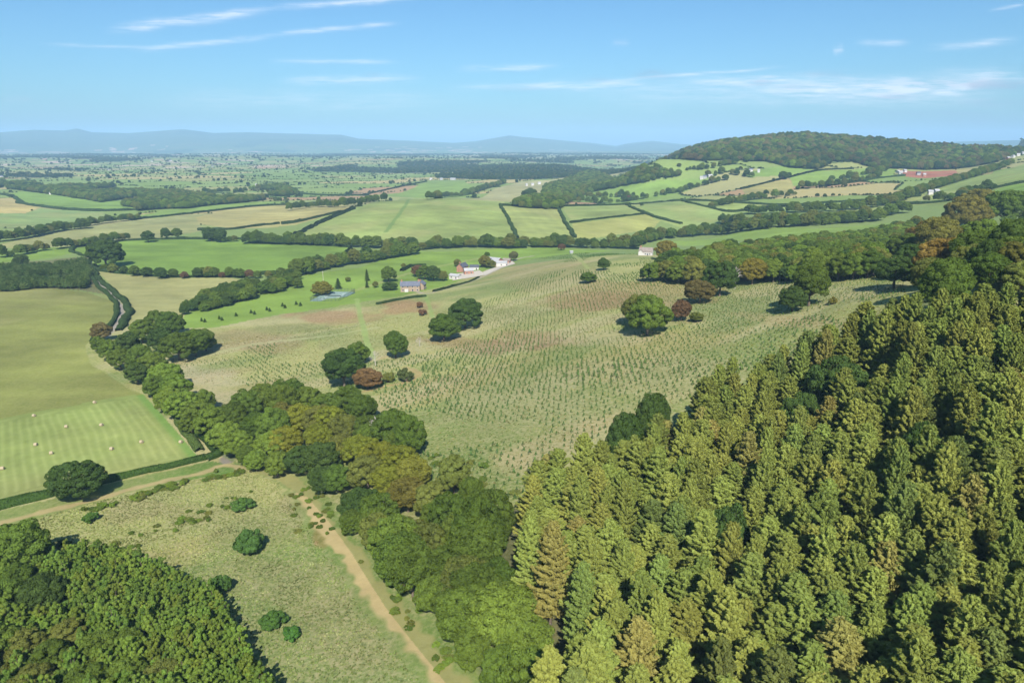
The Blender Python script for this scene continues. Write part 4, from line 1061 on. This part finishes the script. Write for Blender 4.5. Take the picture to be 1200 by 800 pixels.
def gable(L, W, h, rh, ov=.4, th=.18):
    v = [(-L/2-ov,-W/2-ov,h-.25),(L/2+ov,-W/2-ov,h-.25),(L/2+ov,0,h+rh),(-L/2-ov,0,h+rh),(-L/2-ov,W/2+ov,h-.25),(L/2+ov,W/2+ov,h-.25)]
    V = v + [(a, b, c + th) for a, b, c in v]
    return V, [(0,1,2,3),(3,2,5,4),(6,9,8,7),(9,10,11,8),(0,6,7,1),(4,5,11,10),(0,3,9,6),(3,4,10,9),(1,7,8,2),(2,8,11,5)]
def house(px, py, L, W, h, rh, rot, wall, roof, label, name='house', win=(3, 2), chim=1, cat='house', extra=None, group=None, small=False, dx=0, dy=0):
    x, y = hit(px, py); x += dx; y += dy; z = gz(x, y)
    e = obj(name, None); e.location = (x, y, z + CZ); e.rotation_euler.z = rot; tag(e, label, cat, group)
    wv, wf = box(-L/2, L/2, -W/2, W/2, -2.5, h)
    k = len(wv); wv = wv + [(-L/2, 0, h + rh), (L/2, 0, h + rh)]
    wf = [f for f in wf if f != (4,5,6,7)] + [(4, k, 7), (5, 6, k+1)]
    pm('wall', [(wv, wf)], M[wall], e)
    rf = pm('roof', [gable(L, W, h, rh)], M[roof], e)
    for c in range(chim):
        cx = (-L/2 + .9) if c % 2 == 0 else (L/2 - .9)
        pm('chimney', [box(cx-.45, cx+.45, -.5, .5, h + rh - .8, h + rh + 1.5)], M['brick_red'], rf)
    if not small:
        nw, nfl = win
        for j in range(nfl):
            for q in range(nw):
                wx = -L/2 + L * (q + .5) / nw; z0 = .9 + j * 2.6
                if z0 + 1.2 > h: continue
                fr = pm('window', [box(wx-.65, wx+.65, -W/2-.06, -W/2+.02, z0, z0+1.3)], M['render_white'], e)
                pm('pane', [box(wx-.52, wx+.52, -W/2-.09, -W/2-.065, z0+.12, z0+1.18)], M['glass'], fr)
        pm('door', [box(-.55 + L/(nw*2), .55 + L/(nw*2), -W/2-.05, -W/2+.02, 0, 2.1)], M['slate_dark'], e)
    return e
e = house(481, 341, 14.5, 7, 4.8, 2.8, .1, 'stone_buff', 'slate_grey', 'long buff stone farmhouse with grey slate roof beside the lawn', 'farmhouse', (4, 2), 2)
wv, wf = box(-4, -1.5, -5.6, -3.55, -1, 2.4); pm('porch', [(wv, wf)], M['render_white'], e)
house(490, 339, 6.5, 6, 4.4, 2.4, 1.4, 'stone_buff', 'slate_grey', 'stone cross wing at the right end of the farmhouse', 'farmhouse_wing', (2, 2), 1, dx=2.6, dy=-1)
house(533.5, 326.5, 9, 5, 3, 1.2, -.5, 'render_white', 'roof_pale', 'low white outbuilding at the left of the farm yard', 'outbuilding', (2, 1), 0)
house(542, 318, 10, 6.5, 4.8, 3, 1.1, 'brick_red', 'slate_dark', 'brick farm building with very dark slate roof', 'farm_building', (3, 2), 1)
house(549, 321, 8, 5, 3.4, 2, .3, 'brick_red', 'roof_pale', 'small brick outbuilding in the middle of the farm yard', 'outbuilding', (2, 1), 0)
house(556, 316, 8, 5, 3, 1.6, 0, 'render_white', 'slate_dark', 'small white building with black roof behind the yard', 'outbuilding', (2, 1), 0)
e = house(577, 311, 18, 12, 5, 3, -.55, 'brick_red', 'roof_pale', 'large brick barn with pale grey roof and solar panels', 'barn', (4, 1), 0, 'barn')
pm('solar_panel', [([(-6,-5.2,5.62),(1,-5.2,5.62),(1,-2,7.25),(-6,-2,7.25),(-6,-5.2,5.72),(1,-5.2,5.72),(1,-2,7.35),(-6,-2,7.35)],[(0,3,2,1),(4,5,6,7),(0,1,5,4),(1,2,6,5),(2,3,7,6),(3,0,4,7)])], M['solar'], e)
house(588, 311.5, 10, 6, 3.4, 1.4, -.1, 'render_white', 'roof_pale', 'white fronted shed at the right of the big barn', 'shed', (1, 1), 0, 'shed')
house(594, 308, 7, 5, 3, 1.6, -.3, 'brick_red', 'roof_brown', 'small brick shed at the far right of the farm', 'shed', (1, 1), 0, 'shed')
house(757, 299, 11, 7, 3.4, 3.2, -.35, 'render_white', 'roof_brown', 'white cottage with brown roof at the wood edge', 'cottage', (3, 1), 1, 'cottage')
house(753, 299, 4, 4, 3, 2, 1.2, 'render_white', 'roof_brown', 'small white gabled annex of the cottage', 'cottage_annex', (1, 1), 0, 'cottage', dx=-1.5, dy=-1)
house(669.5, 297, 3, 2.6, 2.2, .8, .2, 'roof_pale', 'roof_pale', 'tiny grey hut on the hill crest', 'hut', small=True, chim=0, cat='hut')
fh = [(127,200,14,'white house in the left far plain'),(2,208,16,'white farmhouse by the left edge'),(227,197,14,'white house beside the far fields'),(249,196,14,'white cottage right of the far white house'),
      (310,219,16,'white farmhouse below the brown copse'),(318,219,22,'long pale shed beside the white farmhouse'),(301,218,12,'white shed left of the far farmhouse'),(505,211,16,'far house with pale gable'),(517,211,18,'low grey shed in the far farm row'),
      (531,211,34,'long grey barn in the far farm row'),(541,209,24,'pale roofed long barn at the right of the far farm row'),(476,201,14,'small white house beyond the big hill'),(535,183,20,'pale building in the far plain'),(624,217.5,14,'pale farmhouse at the pale field edge'),
      (632,216,16,'pale long shed at the pale field edge'),(617,218,10,'small pale shed at the pale field edge'),(783,184,16,'white house at the left foot of the wooded hill'),(780,185,12,'white cottage wing at the foot of the wooded hill'),(836,176,12,'white house in the wooded hill'),(820,171,14,'white house high on the wooded hill'),
      (969,168,20,'white villa near the top of the wooded hill'),(957,166,14,'cream house near the top of the wooded hill'),(826,209,16,'grey roofed hillside farm building'),(832,208,18,'pale hillside barn beside the grey roofed building'),(822,210,12,'low white hillside shed below the grey roofed building'),
      (1055,204,15,'blue grey farm shed beside the red earth'),(1060,202,13,'white farm shed beside the red earth'),(1052,203,10,'small dark farm shed by the red earth'),(1076,205,14,'dark barn left of the red earth field'),(1083,207,10,'low brown shed below the red earth field'),
      (1090,228,12,'pale farm shed behind the right hand belt'),(1097,227,14,'grey farm shed behind the right hand belt'),(1181,187,14,'brick village house, leftmost in the far right row'),(1187,185,14,'cream village house, second in the far right row'),(1193,183,14,'pale village house, third in the far right row'),(1198,181,14,'buff village house at the right edge'),
      (880,201,14,'small white house in the hillside fields'),(889,202,10,'white hillside shed right of the small white house'),(178,190,22,'pale village house in the far plain, left one'),(190,188,22,'red roofed village house in the far plain, middle one'),(200,189,22,'pale village house in the far plain, right one'),
      (52,187,60,'long pinkish building in the far plain at left'),(85,182,60,'pale industrial shed under the blue hills'),(270,176,90,'long white shed far out under the hills'),(440,183,60,'pale works building in the middle far plain'),(60,228,10,'pale farmhouse in the left wood')]
for k_, (a, b, L, lb) in enumerate(fh):
    L *= .52
    wl_ = 'render_white' if any(s in lb for s in ('white', 'cream', 'pale')) else ('brick_red' if 'brick' in lb or 'brown' in lb or 'pink' in lb or 'red roofed' in lb else 'roof_pale')
    rf_ = 'roof_pale' if any(s in lb for s in ('pale', 'long', 'shed', 'villa')) else ('roof_red' if 'red roofed' in lb or 'village' in lb else ('slate_dark' if 'dark' in lb else 'slate_grey'))
    house(a, b, L, max(7, L * .4), 4.5, 2.5, random.uniform(-.4, .4), wl_, rf_, lb, 'shed' if 'shed' in lb else 'barn' if 'barn' in lb else 'house', small=True, chim=0, cat='shed' if 'shed' in lb else 'barn' if 'barn' in lb else 'house')

# farm yard surface
def sheet(name, pxs, m, up, label):
    P = hits(pxs); n_ = 14
    a, b, c, d = P[:4]; V = []; Q = []
    for i_ in range(n_+1):
        for j_ in range(n_+1):
            s, t = i_/n_, j_/n_; p = (a*(1-s)+b*s)*(1-t) + (d*(1-s)+c*s)*t; V.append((p[0], p[1], gz(p[0], p[1]) + CZ + up))
    for i_ in range(n_):
        for j_ in range(n_): q = i_*(n_+1)+j_; Q.append((q, q+n_+1, q+n_+2, q+1))
    o = pm(name, [(V, Q)], m); tag(o, label, None, None, 'structure'); return o
sheet('farm_yard', [(530,329),(570,322),(562,317),(536,321)], M['yard'], .25, 'pale gravel farm yard between the buildings')
sheet('farm_lane', [(568,323),(604,309),(600,306),(566,319)], M['yard'], .22, 'pale concrete lane in front of the barn')

# tennis court
x, y = hit(389, 348); z = gz(x, y); e = obj('tennis_court', None); e.location = (x + 1, y, z + CZ + .5); e.rotation_euler.z = -.12
tag(e, 'fenced grey green tennis court on the lawn', 'tennis court')
pm('court_surface', [box(-11, 11, -17, 17, -.9, .05)], M['court'], e)
ln = [box(-5.5, 5.5, yy-.1, yy+.1, .052, .06) for yy in (-11.9, 11.9)] + [box(xx-.08, xx+.08, -11.78, 11.78, .052, .06) for xx in (-5.4, 5.4, -4.1, 4.1)] + [box(-4, 4, yy-.08, yy+.08, .052, .06) for yy in (-6.4, 6.4)]
pm('court_lines', ln, M['line_white'], e)
pm('net', [box(-6.3, 6.3, -.03, .03, .06, 1.0)], M['fence_dark'], e)
for a, b, c, d in ((-11, 11, -17, -17), (-11, 11, 17, 17), (-11, -11, -17, 17), (11, 11, -17, 17)):
    prt = []
    if c == d:
        for k in range(9): xx = a + (b-a)*k/8; prt.append(box(xx-.06, xx+.06, c-.06, c+.06, -.6, 2.9))
        for zz in np.arange(.2, 2.9, .3): prt.append(box(a, b, c-.015, c+.015, zz, zz+.06))
    else:
        for k in range(13): yy = c + (d-c)*k/12; prt.append(box(a-.06, a+.06, yy-.06, yy+.06, -.6, 2.9))
        for zz in np.arange(.2, 2.9, .3): prt.append(box(a-.015, a+.015, c, d, zz, zz+.06))
    pm('fence', prt, M['fence_dark'], e)

# pole on the lawn
x, y = hit(379, 330); e = obj('utility_pole', None); e.location = (x, y, gz(x, y) + CZ); tag(e, 'slim pale wooden utility pole in the green field beyond the yellow green tree', 'pole')
obj('pole', tubes('pole', [([(0,0,-1),(0,0,4),(0,0,9)], [.18,.16,.12])], M['deadwood'], 8), e)
obj('crossarm', tubes('crossarm', [([(-.9,0,8.4),(0,0,8.4),(.9,0,8.4)], [.07,.07,.07])], M['deadwood'], 6), e)

# hay bales
M['straw'] = plain('straw', (.33, .27, .17), .95, .3, 6)
def bale_mesh():
    K = 28; V = []; Q = []
    prof = [(-.62, 0), (-.62, .3), (-.62, .55), (-.6, .66), (-.55, .72), (-.3, .735), (0, .74), (.3, .735), (.55, .72), (.6, .66), (.62, .55), (.62, .3), (.62, 0)]
    for i_ in range(K):
        t = 2*math.pi*i_/K
        for j_, (a, r0) in enumerate(prof):
            r1 = r0 * (1 + .03 * math.sin(7*t + j_) + .012 * math.sin(19*t)); q = a + .03 * math.sin(r0*30 + t)
            V.append((q, r1 * math.cos(t), max(r1 * math.sin(t), -.66) + .64))
    m = len(prof)
    for i_ in range(K):
        for j_ in range(m-1): Q.append((i_*m+j_, ((i_+1) % K)*m+j_, ((i_+1) % K)*m+j_+1, i_*m+j_+1))
    me = D.meshes.new('hay_bale'); me.from_pydata(V, [], Q); me.update(); me.materials.append(M['straw']); return me
bm_ = bale_mesh()
where = ['highest bale on the boundary of the mown field, near its right', 'bale on the boundary line near the left', 'upper bale in the middle of the hay field', 'upper bale right of centre in the hay field', 'left bale in the hay field above the tree',
         'bale directly above the lone dark oak', 'middle bale right of the lone dark oak', 'right bale in the hay field', 'bale at the far right corner of the hay field', 'bale at the left edge of the photo']
for (a, b), l in zip([(111,472.5),(40,488),(77.5,501),(119,499),(42,522),(60,532),(131,527),(166,519),(212,519),(3,550)], where):
    x, y = hit(a, b); o = obj('hay_bale', bm_); o.location = (x, y, gz(x, y) + CZ); o.rotation_euler.z = random.uniform(-.6, .6)
    o.scale = (.82,) * 3; tag(o, 'round straw ' + l, 'hay bale', 'round bales on the mown hay field')

# ------------------------------------------------------------------ sky, sun, haze, camera
SUN_EL = math.radians(43); ANTI = math.atan2(*ray(540, 168)[:2])          # compass direction the shadows run to
W = D.worlds.new('World'); S.world = W; W.use_nodes = True; nt = W.node_tree; nt.nodes.clear()
out = N(nt, 'ShaderNodeOutputWorld'); bg = N(nt, 'ShaderNodeBackground'); nt.links.new(bg.outputs[0], out.inputs[0])
sky = N(nt, 'ShaderNodeTexSky', sky_type='NISHITA'); sky.sun_disc = False; sky.sun_elevation = SUN_EL; sky.sun_rotation = ANTI + math.pi
sky.altitude = 200; sky.air_density = 1.0; sky.dust_density = SKY_DUST; sky.ozone_density = 2.2
bg.inputs[1].default_value = .076
tc = N(nt, 'ShaderNodeTexCoord'); sp = N(nt, 'ShaderNodeSeparateXYZ'); nt.links.new(tc.outputs['Generated'], sp.inputs[0])
def mth(op, a, b=None, c=None):
    m = N(nt, 'ShaderNodeMath', operation=op)
    for i_, v in enumerate((a, b, c)):
        if v is None: continue
        if hasattr(v, 'links'): nt.links.new(v, m.inputs[i_])
        else: m.inputs[i_].default_value = v
    return m.outputs[0]
yy = mth('MAXIMUM', mth('ABSOLUTE', sp.outputs[1]), .05)
U = mth('DIVIDE', sp.outputs[0], yy); Vv = mth('DIVIDE', sp.outputs[2], yy)
cb = N(nt, 'ShaderNodeCombineXYZ'); nt.links.new(U, cb.inputs[0]); nt.links.new(Vv, cb.inputs[1])
mp = N(nt, 'ShaderNodeMapping'); mp.inputs['Scale'].default_value = (9, 90, 1); mp.inputs['Rotation'].default_value = (0, 0, .0); nt.links.new(cb.outputs[0], mp.inputs[0])
wisp = N(nt, 'ShaderNodeTexNoise'); wisp.inputs['Scale'].default_value = 2.0; wisp.inputs['Detail'].default_value = 8; wisp.inputs['Roughness'].default_value = .62; nt.links.new(mp.outputs[0], wisp.inputs['Vector'])
mp2 = N(nt, 'ShaderNodeMapping'); mp2.inputs['Scale'].default_value = (9, 26, 1); nt.links.new(cb.outputs[0], mp2.inputs[0])
wob = N(nt, 'ShaderNodeTexNoise'); wob.inputs['Scale'].default_value = 1.3; wob.inputs['Detail'].default_value = 5; nt.links.new(mp2.outputs[0], wob.inputs['Vector'])
wb = mth('SUBTRACT', wob.outputs[0], .5)
tot = None
STREAK = [  # the cirrus streaks and vapour trails: ends in the sky, thickness, brightness
 (120,37,330,10,7,.75),(300,11,500,-3,5,.6),(145,60,330,42,5,.5),(300,42,475,27,4,.6),(40,52,190,56,3,.25),(310,72,480,73,4,.35),(320,96,500,92,7,.5),(530,82,660,78,5,.5),
 (520,103,700,100,6,.3),(600,103,800,96,8,.45),(700,96,930,78,3,.5),(780,98,1000,92,10,.5),(860,104,1200,98,14,.5),(1000,108,1230,90,16,.55),(975,62,990,56,7,.4),(1000,50,1070,50,5,.4),(1080,57,1200,47,6,.45),
 (1155,14,1205,4,3,.35),(0,117,40,117,5,.2),(640,112,1200,110,18,.3),(160,118,560,118,16,.22),(715,50,740,50,5,.2),(880,108,1200,125,14,.2)]
for (x1, y1_, x2, y2_, th, br) in STREAK:
    a = ray(x1, y1_); b = ray(x2, y2_); p = np.array([a[0]/a[1], a[2]/a[1]]); q = np.array([b[0]/b[1], b[2]/b[1]])
    c = (p + q) / 2; d = q - p; L = np.linalg.norm(d) / 2; d /= (2 * L); wv_ = th / 1250.
    du = mth('SUBTRACT', U, float(c[0])); dv = mth('SUBTRACT', Vv, float(c[1]))
    al = mth('ABSOLUTE', mth('DIVIDE', mth('MULTIPLY_ADD', du, float(d[0]), mth('MULTIPLY', dv, float(d[1]))), L * 1.05))
    ac = mth('DIVIDE', mth('MULTIPLY_ADD', du, float(-d[1]), mth('MULTIPLY_ADD', dv, float(d[0]), mth('MULTIPLY', wb, wv_ * 2.2))), wv_)
    f = mth('POWER', 2.718, mth('MULTIPLY', mth('MULTIPLY', ac, ac), -1.3))
    e1 = N(nt, 'ShaderNodeMapRange', interpolation_type='SMOOTHSTEP'); nt.links.new(al, e1.inputs[0]); e1.inputs[1].default_value = 1.0; e1.inputs[2].default_value = .35; e1.inputs[3].default_value = 0; e1.inputs[4].default_value = br
    f = mth('MULTIPLY', f, e1.outputs[0])
    tot = f if tot is None else mth('ADD', tot, f)
wr_ = N(nt, 'ShaderNodeMapRange'); nt.links.new(wisp.outputs[0], wr_.inputs[0]); wr_.inputs[1].default_value = .32; wr_.inputs[2].default_value = .68; wr_.inputs[3].default_value = .05; wr_.inputs[4].default_value = 1.3
front = mth('GREATER_THAN', sp.outputs[1], 0.0)
cl = mth('MINIMUM', mth('MULTIPLY', mth('MULTIPLY', tot, wr_.outputs[0]), front), .9)
# small grey cumulus scraps low on the right
gr = None
for (a_, b_, rx, ry, s_) in [(1130,100,75,6,.55),(1040,113,35,4,.4),(1175,121,40,4,.45),(760,89,22,5,.35),(700,93,18,3,.3),(893,97,12,3,.4),(940,102,22,3,.35),(1085,133,60,3,.3),(1120,142,80,4,.3),(970,87,30,3,.25),(610,104,28,3,.2),(435,88,10,3,.25),(15,117,22,3,.3),(75,120,10,2,.2)]:
    a = ray(a_, b_); u0, v0 = a[0]/a[1], a[2]/a[1]
    q1 = mth('DIVIDE', mth('SUBTRACT', U, u0), rx / 830.); q2 = mth('DIVIDE', mth('SUBTRACT', Vv, v0), ry / 830.)
    dd = mth('ADD', mth('MULTIPLY', q1, q1), mth('MULTIPLY', q2, q2)); dd = mth('ADD', dd, mth('MULTIPLY', wb, 4.5))
    f = mth('MULTIPLY', mth('POWER', 2.718, mth('MULTIPLY', dd, -1.2)), s_); f = mth('MINIMUM', f, s_)
    gr = f if gr is None else mth('ADD', gr, f)
gr = mth('MINIMUM', mth('MULTIPLY', mth('MULTIPLY', gr, wr_.outputs[0]), front), .8)
tint = N(nt, 'ShaderNodeMix', data_type='RGBA', blend_type='MULTIPLY'); tint.inputs[0].default_value = 1; nt.links.new(sky.outputs[0], tint.inputs[6]); tint.inputs[7].default_value = (*SKY_TINT, 1)
c1 = mix(nt, tint.outputs[2], CLOUD_W, cl); c2 = mix(nt, c1, CLOUD_G, gr)
nt.links.new(c2, bg.inputs[0])
sl = D.lights.new('sun', 'SUN'); sl.energy = SUN_E; sl.angle = math.radians(.53); sl.color = (1, .95, .87)
so = obj('sun', sl); so.location = (0, -50, 400)
from mathutils import Vector
dirv = Vector((math.sin(ANTI) * math.cos(SUN_EL), math.cos(ANTI) * math.cos(SUN_EL), -math.sin(SUN_EL)))
so.rotation_euler = dirv.to_track_quat('-Z', 'Y').to_euler()
# haze
zt = CZ + 330; zb = -8
m_, nt, out = mat('haze_air'); pv = N(nt, 'ShaderNodeVolumePrincipled'); pv.inputs['Color'].default_value = (*HAZE_C, 1); pv.inputs['Density'].default_value = HAZE_D; pv.inputs['Anisotropy'].default_value = -.2
nt.links.new(pv.outputs[0], out.inputs['Volume'])
hz = pm('haze', [box(-20600, 20600, -20600, 20600, zb, zt)], m_); tag(hz, 'faint blue haze filling the air over the plain', 'haze', None, 'stuff')
cam = D.cameras.new('camera'); co = obj('camera', cam); co.location = (0, 0, CZ); co.rotation_euler = (math.pi/2 - PITCH, 0, 0)
cam.lens = 24; cam.sensor_width = 36; cam.clip_start = .5; cam.clip_end = 60000
S.camera = co
vs = S.view_settings; vs.view_transform = 'Standard'; vs.look = 'None'; vs.gamma = 1; vs.exposure = EXPOSURE; vs.use_curve_mapping = False
S.render.engine = 'CYCLES'; cy_ = S.cycles
cy_.use_denoising = True; cy_.denoiser = 'OPENIMAGEDENOISE'; cy_.max_bounces = 5; cy_.diffuse_bounces = 2; cy_.transmission_bounces = 3; cy_.volume_bounces = 0; cy_.transparent_max_bounces = 4
cy_.use_adaptive_sampling = True; cy_.adaptive_threshold = .02; cy_.sample_clamp_indirect = 4
cy_.film_exposure = 1
